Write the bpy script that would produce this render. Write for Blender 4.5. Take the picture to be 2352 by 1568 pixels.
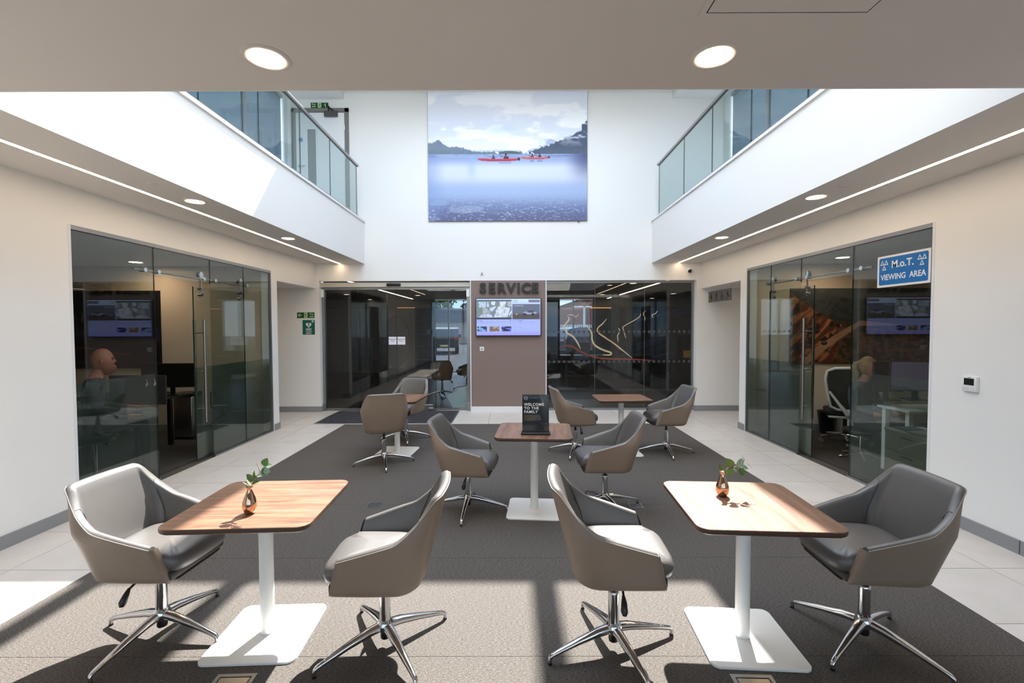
import bpy, bmesh, math, random
import numpy as np
from mathutils import Vector, Matrix, Euler

# ------------------------------------------------------------------ scene, camera, sky, sun, exposure
for o in list(bpy.data.objects): bpy.data.objects.remove(o, do_unlink=True)
S = bpy.context.scene
COL = S.collection
S.view_settings.view_transform = 'Standard'
S.view_settings.look = 'None'
S.view_settings.gamma = 1.0
S.view_settings.use_curve_mapping = False
S.view_settings.exposure = 0.9

cam = bpy.data.cameras.new('camera')
cam.sensor_width = 36.0
cam.lens = 36.0 * 1045.0 / 2352.0
cam.clip_start = 0.05
camo = bpy.data.objects.new('camera', cam)
COL.objects.link(camo)
camo.matrix_world = (Matrix.Translation((0, 0, 1.70)) @ Matrix.Rotation(2 / 1045.0, 4, 'Z')
                     @ Matrix.Rotation(math.pi / 2 - math.atan(34 / 1045.0), 4, 'X') @ Matrix.Rotation(-0.003, 4, 'Z'))
S.camera = camo

W = bpy.data.worlds.new('sky'); S.world = W
W.use_nodes = True
nt = W.node_tree; nt.nodes.clear()
def N(t, ty, **kw):
    n = t.nodes.new(ty)
    for k, v in kw.items(): setattr(n, k, v)
    return n
wo = N(nt, 'ShaderNodeOutputWorld'); bg = N(nt, 'ShaderNodeBackground')
tc = N(nt, 'ShaderNodeTexCoord'); mp = N(nt, 'ShaderNodeMapping'); mp.inputs['Scale'].default_value = (1.2, 1.2, 3.0)
nz = N(nt, 'ShaderNodeTexNoise'); nz.inputs['Scale'].default_value = 2.2; nz.inputs['Detail'].default_value = 8; nz.inputs['Roughness'].default_value = 0.58
cr = N(nt, 'ShaderNodeValToRGB')
cr.color_ramp.elements[0].position = 0.40; cr.color_ramp.elements[0].color = (0.50, 0.66, 0.92, 1)
cr.color_ramp.elements[1].position = 0.62; cr.color_ramp.elements[1].color = (0.98, 0.99, 1.0, 1)
nt.links.new(tc.outputs['Generated'], mp.inputs['Vector']); nt.links.new(mp.outputs['Vector'], nz.inputs['Vector'])
nt.links.new(nz.outputs['Fac'], cr.inputs['Fac']); nt.links.new(cr.outputs['Color'], bg.inputs['Color'])
bg.inputs['Strength'].default_value = 3.45
nt.links.new(bg.outputs['Background'], wo.inputs['Surface'])

sun = bpy.data.lights.new('sun', 'SUN'); sun.energy = 13.5; sun.angle = math.radians(0.6); sun.color = (1.0, 0.965, 0.92)
suno = bpy.data.objects.new('sun', sun); COL.objects.link(suno)
suno.location = (4, 14, 20)
suno.rotation_euler = Vector((-0.24, -0.753, -1.0)).to_track_quat('-Z', 'Y').to_euler()

def portal(name, loc, rot, sx, sy):
    l = bpy.data.lights.new(name, 'AREA'); l.shape = 'RECTANGLE'; l.size = sx; l.size_y = sy; l.cycles.is_portal = True
    o = bpy.data.objects.new(name, l); o.location = loc; o.rotation_euler = rot; COL.objects.link(o)
portal('rooflight_portal', (-0.085, 5.23, 6.64), (0, 0, 0), 6.6, 5.5)
portal('rear_window_portal', (-0.085, -3.45, 1.5), (math.pi / 2, 0, math.pi), 7.4, 2.6)
LED_E, DL_E = 10.0, 20.0

# ------------------------------------------------------------------ helpers
def lin(c, a=1.0):
    f = lambda v: v / 12.92 if v <= 0.04045 else ((v + 0.055) / 1.055) ** 2.4
    return tuple(f(x / 255.0) for x in c) + (a,)
MATS = {}
def mat(name, rgb=(200, 200, 200), rough=0.5, metal=0.0, spec=0.5, emit=0.0, coat=0.0, sheen=0.0, noise=None, bump=None, trans=0.0):
    """rgb is the surface's own colour in sRGB; noise=(scale, other rgb, stretch) mottles it, bump=(scale, strength)."""
    if name in MATS: return MATS[name]
    m = bpy.data.materials.new(name); m.use_nodes = True
    t = m.node_tree; b = t.nodes['Principled BSDF']
    b.inputs['Base Color'].default_value = lin(rgb); b.inputs['Roughness'].default_value = rough
    b.inputs['Metallic'].default_value = metal; b.inputs['Specular IOR Level'].default_value = spec
    b.inputs['Coat Weight'].default_value = coat
    if sheen: b.inputs['Sheen Weight'].default_value = sheen
    if emit:
        b.inputs['Emission Color'].default_value = lin(rgb); b.inputs['Emission Strength'].default_value = emit
    if noise or bump:
        c = N(t, 'ShaderNodeTexCoord')
    if noise:
        p = N(t, 'ShaderNodeMapping'); p.inputs['Scale'].default_value = noise[2] if len(noise) > 2 else (1, 1, 1)
        z = N(t, 'ShaderNodeTexNoise'); z.inputs['Scale'].default_value = noise[0]; z.inputs['Detail'].default_value = 6
        r = N(t, 'ShaderNodeValToRGB'); r.color_ramp.elements[0].position = 0.35; r.color_ramp.elements[1].position = 0.65
        r.color_ramp.elements[0].color = lin(rgb); r.color_ramp.elements[1].color = lin(noise[1])
        t.links.new(c.outputs['Object'], p.inputs['Vector']); t.links.new(p.outputs['Vector'], z.inputs['Vector'])
        t.links.new(z.outputs['Fac'], r.inputs['Fac']); t.links.new(r.outputs['Color'], b.inputs['Base Color'])
    if bump:
        z2 = N(t, 'ShaderNodeTexNoise'); z2.inputs['Scale'].default_value = bump[0]; z2.inputs['Detail'].default_value = 4
        u = N(t, 'ShaderNodeBump'); u.inputs['Strength'].default_value = bump[1]; u.inputs['Distance'].default_value = 0.002
        t.links.new(c.outputs['Object'], z2.inputs['Vector']); t.links.new(z2.outputs['Fac'], u.inputs['Height'])
        t.links.new(u.outputs['Normal'], b.inputs['Normal'])
    MATS[name] = m
    return m
def glass(name, tint=(235, 245, 242), f0=0.05, frost=0.0, frost_rgb=(150, 175, 168), rough=0.0):
    """thin architectural glass: tinted see-through + mirror reflection growing towards grazing, plus an etched share if frosted"""
    if name in MATS: return MATS[name]
    m = bpy.data.materials.new(name); m.use_nodes = True; t = m.node_tree; t.nodes.clear()
    out = N(t, 'ShaderNodeOutputMaterial'); tr = N(t, 'ShaderNodeBsdfTransparent'); tr.inputs['Color'].default_value = lin(tint)
    gl = N(t, 'ShaderNodeBsdfGlossy'); gl.inputs['Roughness'].default_value = rough
    lw = N(t, 'ShaderNodeLayerWeight'); lw.inputs['Blend'].default_value = 0.5
    pw = N(t, 'ShaderNodeMath', operation='POWER'); pw.inputs[1].default_value = 5.0
    ma = N(t, 'ShaderNodeMath', operation='MULTIPLY_ADD'); ma.inputs[1].default_value = 1 - f0; ma.inputs[2].default_value = f0
    mx = N(t, 'ShaderNodeMixShader')
    t.links.new(lw.outputs['Facing'], pw.inputs[0]); t.links.new(pw.outputs[0], ma.inputs[0]); t.links.new(ma.outputs[0], mx.inputs['Fac'])
    base = tr.outputs[0]
    if frost:
        d = N(t, 'ShaderNodeBsdfDiffuse'); d.inputs['Color'].default_value = lin(frost_rgb)
        tl = N(t, 'ShaderNodeBsdfTranslucent'); tl.inputs['Color'].default_value = lin(frost_rgb)
        a = N(t, 'ShaderNodeMixShader'); a.inputs['Fac'].default_value = 0.55
        t.links.new(d.outputs[0], a.inputs[1]); t.links.new(tl.outputs[0], a.inputs[2])
        f = N(t, 'ShaderNodeMixShader'); f.inputs['Fac'].default_value = frost
        t.links.new(base, f.inputs[1]); t.links.new(a.outputs[0], f.inputs[2]); base = f.outputs[0]
    t.links.new(base, mx.inputs[1]); t.links.new(gl.outputs[0], mx.inputs[2]); t.links.new(mx.outputs[0], out.inputs['Surface'])
    MATS[name] = m
    return m

class MB:
    def __init__(s): s.v = []; s.f = []; s.mi = []; s.sm = []
    def add(s, vs, fs, mi=0, sm=False):
        n = len(s.v); s.v += [tuple(v) for v in vs]
        for f in fs: s.f.append(tuple(i + n for i in f)); s.mi.append(mi); s.sm.append(sm)
        return s
    def box(s, x0, y0, z0, x1, y1, z1, mi=0, M=None):
        x0, x1 = min(x0, x1), max(x0, x1); y0, y1 = min(y0, y1), max(y0, y1); z0, z1 = min(z0, z1), max(z0, z1)
        v = [(x0, y0, z0), (x1, y0, z0), (x1, y1, z0), (x0, y1, z0), (x0, y0, z1), (x1, y0, z1), (x1, y1, z1), (x0, y1, z1)]
        if M: v = [M @ Vector(p) for p in v]
        return s.add(v, [(0, 3, 2, 1), (4, 5, 6, 7), (0, 1, 5, 4), (1, 2, 6, 5), (2, 3, 7, 6), (3, 0, 4, 7)], mi)
    def rbox(s, x0, y0, z0, x1, y1, z1, r=0.01, seg=2, mi=0, M=None):
        bm = bmesh.new(); bmesh.ops.create_cube(bm, size=1.0)
        for v in bm.verts: v.co = Vector(((x0 + x1) / 2 + v.co.x * (x1 - x0), (y0 + y1) / 2 + v.co.y * (y1 - y0), (z0 + z1) / 2 + v.co.z * (z1 - z0)))
        bmesh.ops.bevel(bm, geom=bm.edges[:], offset=r, segments=seg, affect='EDGES', profile=0.5)
        return s.bm(bm, mi, M, seg > 1)
    def bm(s, bm, mi=0, M=None, sm=False):
        bm.verts.index_update()
        vs = [M @ v.co if M else v.co.copy() for v in bm.verts]
        s.add(vs, [[v.index for v in f.verts] for f in bm.faces], mi, sm); bm.free(); return s
    def cyl(s, p0, p1, r0, r1=None, n=16, mi=0, caps=True, sm=True):
        r1 = r0 if r1 is None else r1
        p0, p1 = Vector(p0), Vector(p1); d = (p1 - p0).normalized()
        a = d.orthogonal().normalized(); b = d.cross(a)
        vs = []
        for p, r in ((p0, r0), (p1, r1)):
            for i in range(n):
                t = 2 * math.pi * i / n; vs.append(p + (a * math.cos(t) + b * math.sin(t)) * r)
        s.add(vs, [(i, (i + 1) % n, n + (i + 1) % n, n + i) for i in range(n)], mi, sm)
        if caps: s.add(vs, [tuple(range(n))[::-1], tuple(range(n, 2 * n))], mi)
        return s
    def tube(s, pts, r, n=8, mi=0, caps=True):
        pts = [Vector(p) for p in pts]; rs = r if isinstance(r, (list, tuple)) else [r] * len(pts)
        vs = []; ref = None
        for i, p in enumerate(pts):
            d = (pts[min(i + 1, len(pts) - 1)] - pts[max(i - 1, 0)]).normalized()
            a = d.orthogonal() if ref is None else ref - d * ref.dot(d)
            if a.length < 1e-5: a = d.orthogonal()
            a.normalize(); ref = a; b = d.cross(a)
            for k in range(n):
                t = 2 * math.pi * k / n; vs.append(p + (a * math.cos(t) + b * math.sin(t)) * rs[i])
        fs = [(i * n + k, i * n + (k + 1) % n, (i + 1) * n + (k + 1) % n, (i + 1) * n + k) for i in range(len(pts) - 1) for k in range(n)]
        s.add(vs, fs, mi, True)
        if caps: s.add(vs, [tuple(range(n))[::-1], tuple(range(len(vs) - n, len(vs)))], mi)
        return s
    def lathe(s, prof, c=(0, 0, 0), n=28, mi=0, M=None):
        vs = []
        for r, z in prof:
            for i in range(n):
                t = 2 * math.pi * i / n; p = Vector((c[0] + r * math.cos(t), c[1] + r * math.sin(t), c[2] + z)); vs.append(M @ p if M else p)
        fs = [(i * n + k, i * n + (k + 1) % n, (i + 1) * n + (k + 1) % n, (i + 1) * n + k) for i in range(len(prof) - 1) for k in range(n)]
        s.add(vs, fs, mi, True); s.add(vs, [tuple(range(n))[::-1], tuple(range(len(vs) - n, len(vs)))], mi); return s
    def prism(s, pts, w0, w1, X, mi=0):
        """flat outline pts (u, v) thickened from w0 to w1, put in place by X(u, v, w)"""
        n = len(pts); vs = [X(u, v, w0) for u, v in pts] + [X(u, v, w1) for u, v in pts]
        return s.add(vs, [tuple(range(n))[::-1], tuple(range(n, 2 * n))] + [(i, (i + 1) % n, n + (i + 1) % n, n + i) for i in range(n)], mi)
    def sphere(s, c, r, n=14, mi=0, sc=(1, 1, 1), M=None):
        bm = bmesh.new(); bmesh.ops.create_uvsphere(bm, u_segments=n, v_segments=max(6, n // 2 + 1), radius=r)
        for v in bm.verts: v.co = Vector((c[0] + v.co.x * sc[0], c[1] + v.co.y * sc[1], c[2] + v.co.z * sc[2]))
        return s.bm(bm, mi, M, True)
    def mesh(s, name, mats, off=(0, 0, 0)):
        me = bpy.data.meshes.new(name)
        me.from_pydata([(v[0] - off[0], v[1] - off[1], v[2] - off[2]) for v in s.v], [], s.f)
        for m in (mats if isinstance(mats, (list, tuple)) else [mats]): me.materials.append(m)
        me.polygons.foreach_set('material_index', s.mi); me.polygons.foreach_set('use_smooth', s.sm)
        bm = bmesh.new(); bm.from_mesh(me); bmesh.ops.recalc_face_normals(bm, faces=bm.faces[:]); bm.to_mesh(me); bm.free()
        me.update(); return me
def tag(o, label=None, cat=None, group=None, kind=None):
    if label: o['label'] = label
    if cat: o['category'] = cat
    if group: o['group'] = group
    if kind: o['kind'] = kind
    return o
def thing(name, label, cat, loc=(0, 0, 0), rot=0.0, group=None):
    o = bpy.data.objects.new(name, None); o.empty_display_size = 0.1; o.location = loc; o.rotation_euler = (0, 0, rot); COL.objects.link(o)
    return tag(o, label, cat, group)
def put(name, mb, mats, parent=None, world=False, loc=None, rot=None):
    """one mesh object; world=True means mb is in world coordinates and the parent is unrotated"""
    off = (0, 0, 0)
    if world and parent is not None:
        q = parent; off = Vector((0, 0, 0))
        while q is not None: off = off + q.location; q = q.parent
    me = mb if isinstance(mb, bpy.types.Mesh) else mb.mesh(name, mats, off)
    o = bpy.data.objects.new(name, me); COL.objects.link(o)
    if parent is not None: o.parent = parent
    if loc is not None: o.location = loc
    if rot is not None: o.rotation_euler = rot
    return o
def struct(name, mb=None, mats=None, loc=(0, 0, 0)):
    if mb is None:
        o = bpy.data.objects.new(name, None); COL.objects.link(o); o.location = loc
    else: o = put(name, mb, mats)
    o['kind'] = 'structure'; return o
def dup(root, loc, rot, label, group=None):
    r = root.copy(); COL.objects.link(r); r.location = loc; r.rotation_euler = (0, 0, rot); r['label'] = label
    if group: r['group'] = group
    m = {}
    for ch in list(root.children):
        c = ch.copy(); COL.objects.link(c); c.parent = r; m[ch.name] = c
        for g in list(ch.children):
            d = g.copy(); COL.objects.link(d); d.parent = c
    return r
def face(side, o=(0, 0, 0)):
    """S: a surface looking to -Y, W: looking to -X, E: looking to +X, U: up. u runs to a viewer's right, v up, w out."""
    ox, oy, oz = o
    return {'S': lambda u, v, w: (ox + u, oy - w, oz + v), 'W': lambda u, v, w: (ox - w, oy - u, oz + v),
            'E': lambda u, v, w: (ox + w, oy + u, oz + v), 'U': lambda u, v, w: (ox + u, oy + v, oz + w)}[side]
def text_mb(txt, size, X, w0=0.0, w1=0.001, bold=0.0, align='CENTER', space=1.0, mi=0, squeeze=1.0, mb=None, line=1.0):
    cu = bpy.data.curves.new('lettering', 'FONT'); cu.body = txt; cu.size = size; cu.align_x = align; cu.align_y = 'CENTER'
    cu.offset = bold; cu.space_character = space; cu.extrude = 0.5; cu.resolution_u = 3; cu.space_line = line
    o = bpy.data.objects.new('lettering', cu); COL.objects.link(o)
    dg = bpy.context.evaluated_depsgraph_get(); me = bpy.data.meshes.new_from_object(o.evaluated_get(dg))
    mb = mb or MB()
    vs = [X(v.co.x * squeeze, v.co.y, w0 if v.co.z < 0 else w1) for v in me.vertices]
    mb.add(vs, [tuple(p.vertices) for p in me.polygons], mi)
    bpy.data.objects.remove(o, do_unlink=True); bpy.data.meshes.remove(me); bpy.data.curves.remove(cu)
    return mb
def rrect(x0, y0, x1, y1, r, n=5):
    pts = []
    for cx, cy, a in ((x1 - r, y1 - r, 0), (x0 + r, y1 - r, 90), (x0 + r, y0 + r, 180), (x1 - r, y0 + r, 270)):
        for i in range(n + 1):
            t = math.radians(a + 90 * i / n); pts.append((cx + r * math.cos(t), cy + r * math.sin(t)))
    return pts
def circ(cx, cy, r, n=20, ry=None):
    ry = r if ry is None else ry
    return [(cx + r * math.cos(2 * math.pi * i / n), cy + ry * math.sin(2 * math.pi * i / n)) for i in range(n)]
RG = np.random.RandomState(7)
LAT = RG.rand(256, 256)
def vnoise(x, y):
    xi = np.floor(x).astype(int); yi = np.floor(y).astype(int); fx = x - xi; fy = y - yi
    fx = fx * fx * (3 - 2 * fx); fy = fy * fy * (3 - 2 * fy); g = lambda a, b: LAT[a & 255, b & 255]
    return (g(xi, yi) * (1 - fx) + g(xi + 1, yi) * fx) * (1 - fy) + (g(xi, yi + 1) * (1 - fx) + g(xi + 1, yi + 1) * fx) * fy
def fbm(x, y, o=5):
    s = 0; a = 0.5; t = 0
    for i in range(o): s = s + a * vnoise(x * 2 ** i + 17 * i, y * 2 ** i + 31 * i); t += a; a *= 0.5
    return s / t
def sstep(a, b, x):
    t = np.clip((x - a) / (b - a), 0, 1); return t * t * (3 - 2 * t)
def mixc(c, d, m): return c * (1 - m[..., None]) + np.array(d, float) * m[..., None]
def printed(name, w, h, nx, ny, func, X, parent, emit=0.0, rough=0.4):
    """a flat print: a fine grid whose vertices carry the picture's own colours"""
    u, v = np.meshgrid(np.linspace(0, 1, nx), np.linspace(0, 1, ny))
    c = np.clip(func(u, v), 0, 255) / 255.0
    c = np.where(c <= 0.04045, c / 12.92, ((c + 0.055) / 1.055) ** 2.4)
    vs = [X((a - 0.5) * w, (0.5 - b) * h, 0) for a, b in zip(u.ravel().tolist(), v.ravel().tolist())]
    idx = np.arange(nx * ny).reshape(ny, nx)
    q = np.stack([idx[:-1, :-1], idx[1:, :-1], idx[1:, 1:], idx[:-1, 1:]], -1).reshape(-1, 4)
    me = bpy.data.meshes.new(name); me.from_pydata(vs, [], q.tolist())
    at = me.color_attributes.new('Print', 'FLOAT_COLOR', 'POINT')
    at.data.foreach_set('color', np.concatenate([c.reshape(-1, 3), np.ones((nx * ny, 1))], 1).astype(np.float32).ravel())
    key = 'print_e%.2f_r%.2f' % (emit, rough)
    if key not in MATS:
        m = bpy.data.materials.new(key); m.use_nodes = True; b = m.node_tree.nodes['Principled BSDF']
        a = N(m.node_tree, 'ShaderNodeAttribute'); a.attribute_name = 'Print'; b.inputs['Roughness'].default_value = rough
        if emit:
            m.node_tree.links.new(a.outputs['Color'], b.inputs['Emission Color']); b.inputs['Emission Strength'].default_value = emit
            b.inputs['Base Color'].default_value = (0.01, 0.01, 0.01, 1)
        else: m.node_tree.links.new(a.outputs['Color'], b.inputs['Base Color'])
        MATS[key] = m
    me.materials.append(MATS[key])
    return put(name, me, None, parent)

# ------------------------------------------------------------------ materials
PAINT = mat('white_paint', (234, 232, 228), 0.6, bump=(180, 0.05))
CEILP = mat('ceiling_paint', (222, 217, 210), 0.65, bump=(160, 0.05))
GREYSK = mat('grey_skirting', (140, 140, 141), 0.45)
WHITESK = mat('white_skirting', (225, 225, 226), 0.35)
TAUPEW = mat('taupe_panel', (129, 110, 102), 0.55)
TILE = [mat('porcelain_tile_%d' % i, c, 0.32, noise=(5, d), spec=0.4) for i, (c, d) in enumerate([((206, 199, 191), (214, 206, 199)), ((203, 195, 188), (210, 204, 196)), ((209, 201, 195), (203, 197, 189))])]
GROUT = mat('grout', (78, 72, 66), 0.9)
DARKFL = mat('office_carpet', (54, 48, 44), 0.95, noise=(90, (66, 60, 55), (1, 3, 1)))
CHROME = mat('polished_aluminium', (205, 205, 208), 0.10, 1.0)
STEEL = mat('brushed_steel', (172, 168, 164), 0.28, 1.0)
ALU = mat('satin_aluminium', (150, 151, 152), 0.38, 1.0)
BLACK = mat('black_plastic', (18, 18, 19), 0.35)
MATB = mat('matt_black', (14, 14, 15), 0.7)
WHITEP = mat('white_plastic', (228, 228, 228), 0.35)
WHITEM = mat('white_powder_coat', (232, 230, 226), 0.38)
OUTL = mat('taupe_leather', (141, 123, 108), 0.48, bump=(420, 0.10), noise=(3, (135, 118, 103)))
INNL = mat('dark_grey_leather', (86, 82, 79), 0.44, bump=(420, 0.12), noise=(3, (81, 77, 74)), spec=0.9)
PIPE = mat('pale_piping', (152, 140, 128), 0.6)
CLEAR = glass('clear_glass', (248, 249, 249), 0.03)
OFFG = glass('office_glass', (246, 250, 248), 0.05)
BALG = glass('balustrade_glass', (234, 243, 243), 0.05)
FROST = glass('etched_film', (242, 248, 246), 0.02, 0.10, (150, 172, 168))
SMOKE = glass('solar_glass', (140, 152, 160), 0.04)
EDGE = mat('green_glass_edge', (28, 48, 42), 0.2)
BACKG = glass('lobby_glass', (228, 228, 225), 0.05)
LEDM = mat('led_diffuser', (255, 226, 190), 0.5, emit=LED_E)
LAMPM = mat('downlight_lens', (255, 224, 186), 0.5, emit=DL_E)
LAMPO = mat('office_lamp_lens', (255, 226, 190), 0.5, emit=60.0)
LAMPC = mat('cool_led', (255, 244, 228), 0.5, emit=4.0)

def wood(name, axis):
    m = bpy.data.materials.new(name); m.use_nodes = True; t = m.node_tree; b = t.nodes['Principled BSDF']
    c = N(t, 'ShaderNodeTexCoord'); p = N(t, 'ShaderNodeMapping')
    p.inputs['Scale'].default_value = (0.9, 9, 9) if axis == 'X' else (9, 0.9, 9)
    n1 = N(t, 'ShaderNodeTexNoise'); n1.inputs['Scale'].default_value = 2.6; n1.inputs['Detail'].default_value = 9; n1.inputs['Roughness'].default_value = 0.62; n1.inputs['Distortion'].default_value = 0.5
    p2 = N(t, 'ShaderNodeMapping'); p2.inputs['Scale'].default_value = (4, 150, 150) if axis == 'X' else (150, 4, 150)
    n2 = N(t, 'ShaderNodeTexNoise'); n2.inputs['Scale'].default_value = 1.0; n2.inputs['Detail'].default_value = 3
    r = N(t, 'ShaderNodeValToRGB'); e = r.color_ramp.elements
    e[0].position = 0.30; e[0].color = lin((86, 60, 46)); e[1].position = 0.72; e[1].color = lin((156, 118, 95))
    k = r.color_ramp.elements.new(0.5); k.color = lin((127, 92, 73))
    mx = N(t, 'ShaderNodeMix', data_type='RGBA', blend_type='MULTIPLY'); mx.inputs['Factor'].default_value = 0.35
    r2 = N(t, 'ShaderNodeValToRGB'); r2.color_ramp.elements[0].position = 0.3; r2.color_ramp.elements[0].color = (0.45, 0.42, 0.4, 1); r2.color_ramp.elements[1].position = 0.6
    L = t.links.new
    L(c.outputs['Object'], p.inputs['Vector']); L(c.outputs['Object'], p2.inputs['Vector']); L(p.outputs['Vector'], n1.inputs['Vector']); L(p2.outputs['Vector'], n2.inputs['Vector'])
    L(n1.outputs['Fac'], r.inputs['Fac']); L(n2.outputs['Fac'], r2.inputs['Fac']); L(r.outputs['Color'], mx.inputs['A']); L(r2.outputs['Color'], mx.inputs['B'])
    L(mx.outputs['Result'], b.inputs['Base Color']); b.inputs['Roughness'].default_value = 0.36; b.inputs['Specular IOR Level'].default_value = 0.5
    return m
WOODX, WOODY = wood('walnut_along_x', 'X'), wood('walnut_along_y', 'Y')
WEDGE = mat('walnut_edge', (66, 43, 32), 0.5, noise=(6, (84, 57, 42), (1, 1, 20)))

def carpet_mat(name, dark, mid, light, sx, sy):
    m = bpy.data.materials.new(name); m.use_nodes = True; t = m.node_tree; b = t.nodes['Principled BSDF']
    c = N(t, 'ShaderNodeTexCoord'); L = t.links.new
    p = N(t, 'ShaderNodeMapping'); p.inputs['Scale'].default_value = (sx, sy, 1)
    n = N(t, 'ShaderNodeTexNoise'); n.inputs['Scale'].default_value = 1.0; n.inputs['Detail'].default_value = 4; n.inputs['Roughness'].default_value = 0.7
    n2 = N(t, 'ShaderNodeTexNoise'); n2.inputs['Scale'].default_value = 260; n2.inputs['Detail'].default_value = 2
    a = N(t, 'ShaderNodeMath', operation='ADD'); h = N(t, 'ShaderNodeMath', operation='MULTIPLY'); h.inputs[1].default_value = 0.5
    r = N(t, 'ShaderNodeValToRGB'); e = r.color_ramp.elements
    e[0].position = 0.36; e[0].color = lin(dark); e[1].position = 0.64; e[1].color = lin(light); k = e.new(0.5); k.color = lin(mid)
    u = N(t, 'ShaderNodeBump'); u.inputs['Strength'].default_value = 0.5; u.inputs['Distance'].default_value = 0.003
    L(c.outputs['Object'], p.inputs['Vector']); L(p.outputs['Vector'], n.inputs['Vector']); L(c.outputs['Object'], n2.inputs['Vector'])
    L(n.outputs['Fac'], a.inputs[0]); L(n2.outputs['Fac'], a.inputs[1]); L(a.outputs[0], h.inputs[0]); L(h.outputs[0], r.inputs['Fac'])
    L(r.outputs['Color'], b.inputs['Base Color']); L(h.outputs[0], u.inputs['Height']); L(u.outputs['Normal'], b.inputs['Normal'])
    b.inputs['Roughness'].default_value = 0.95; b.inputs['Specular IOR Level'].default_value = 0.15
    return m
CARPET = carpet_mat('charcoal_carpet', (50, 46, 43), (84, 79, 75), (124, 118, 112), 60, 260)
MATTING = carpet_mat('entrance_matting', (16, 19, 22), (46, 48, 52), (122, 116, 124), 5, 90)

# ------------------------------------------------------------------ the room shell
XL, XR, YB, ZC = -3.93, 3.76, 9.10, 2.96
VL, VR, VF = -2.95, 2.77, 2.47
ROWS = [3.14 + 0.5955 * k for k in range(-6, 10)]
floor = struct('floor', MB().box(-8.6, -3.6, -0.12, 8.6, 9.24, -0.012), GROUT)
g = 0.0022
tile_n = 0
def tile(x0, y0, x1, y1):
    global tile_n
    put('tile', MB().box(x0 + g, y0 + g, -0.012, x1 - g, y1 - g, 0.0), TILE[(tile_n * 7 + tile_n // 3) % 3], floor); tile_n += 1
for i in range(len(ROWS)):
    y0 = ROWS[i]; y1 = ROWS[i + 1] if i + 1 < len(ROWS) else 9.24
    for x0, x1 in ((-3.545, -2.945), (XL, -3.545), (2.735, 3.332), (3.332, XR)): tile(x0, y0, x1, y1)
    if y0 > 7.2:
        for x0, x1 in ((-4.745, XL), (-5.345, -4.745), (-5.945, -5.345), (XR, 4.526), (4.526, 5.123), (5.123, 5.72)): tile(x0, max(y0, 7.56), x1, y1)
xs = [-2.945, -1.67, -0.44, 0.79, 1.99, 2.735]
for a, b in zip(xs[:-1], xs[1:]): tile(a, ROWS[14], b, 9.24)
put('rear_floor', MB().box(-3.93, -3.5, -0.012, 3.76, ROWS[0], 0.0), TILE[0], floor)

carpet = thing('carpet', 'large charcoal woven carpet inset in the pale tiled floor', 'carpet', (-0.105, 5, 0))
yy = [-2.7, -1.7, -0.7, 0.29, 1.29, 2.29, 3.29, 4.29, 5.29, 6.29, 7.29, ROWS[14] - 0.002]
cz = 0.004
for a, b in zip(yy[:-1], yy[1:]):
    put('carpet_strip', MB().box(-2.943, a, -0.011, 2.733, b - 0.0025, cz), CARPET, carpet, world=True)
mt = thing('entrance_mat', 'dark striped entrance mat with metal edging at the sliding doors', 'mat', (-2.3, 8.55, 0))
put('mat_pile', MB().box(-3.49, 7.98, 0.0, -1.11, 9.17, 0.006), MATTING, mt, world=True)
put('edging', MB().box(-3.52, 7.955, 0, -3.49, 9.17, 0.007).box(-1.11, 7.955, 0, -1.08, 9.17, 0.007).box(-3.49, 7.955, 0, -1.11, 7.98, 0.007), ALU, mt, world=True)

# side walls: glazed office fronts between Y 4.06 and 7.42, corridor mouths beyond
def side_wall(name, x, sgn, g0, g1, c0, c1, hz):
    t = 0.16 * sgn
    b = MB()
    b.box(x, -3.5, 0, x + t, g0, ZC)
    b.box(x, g0, 2.62, x + t, g1, ZC)
    b.box(x, g1, 0, x + t, c0, ZC)
    b.box(x, c0, hz, x + t, c1, ZC)
    return struct(name, b, PAINT)
side_wall('wall_left', XL, -1, 4.06, 7.42, 7.60, YB, 2.475)
side_wall('wall_right', XR, 1, 4.10, 7.34, 7.54, YB, 2.45)
# back wall: head over the glazing, the tall white upper wall, the taupe service pier, corridor ends
b = MB().box(-3.93, YB, 2.62, 3.76, YB + 0.10, 7.0).box(-8.0, YB, 0, -3.93, YB + 0.20, 6.4).box(-3.93, YB, 0, -3.86, YB + 0.20, 2.62).box(3.66, YB, 0, 3.76, YB + 0.20, 2.62).box(3.76, YB, 0, 8.0, YB + 0.20, 6.4)
struct('wall_back', b, PAINT)
pier = struct('wall_service', MB().box(-0.835, YB - 0.002, 0.10, 0.655, YB + 0.19, 2.62), TAUPEW)
put('pier_edge', MB().box(-0.853, YB - 0.004, 0, -0.835, YB + 0.2, 2.62).box(0.655, YB - 0.004, 0, 0.673, YB + 0.2, 2.62), WHITESK, pier)
struct('baseboard_service', MB().box(-0.84, YB - 0.014, 0, 0.66, YB + 0.19, 0.10), WHITESK)
# low ceiling around the atrium void, and the white upstands of the void
b = MB().box(-3.95, -3.5, ZC, VL - 0.01, YB, ZC + 0.04).box(VR + 0.01, -3.5, ZC, 3.78, YB, ZC + 0.04).box(VL - 0.01, -3.5, ZC, VR + 0.01, VF - 0.01, ZC + 0.04)
ceil = struct('ceiling', b, CEILP)
CAPZ = 3.775
struct('wall_void_left', MB().box(-4.6, -3.5, ZC + 0.04, VL, YB, CAPZ).box(VL - 0.01, VF - 0.01, ZC, VL, YB, ZC + 0.04), PAINT)
struct('wall_void_right', MB().box(VR, -3.5, ZC + 0.04, 4.4, YB, CAPZ).box(VR, VF - 0.01, ZC, VR + 0.01, YB, ZC + 0.04), PAINT)
struct('wall_void_front', MB().box(VL, -3.5, ZC + 0.04, VR, VF, CAPZ).box(VL, VF - 0.01, ZC, VR, VF, ZC + 0.04), PAINT)
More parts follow.
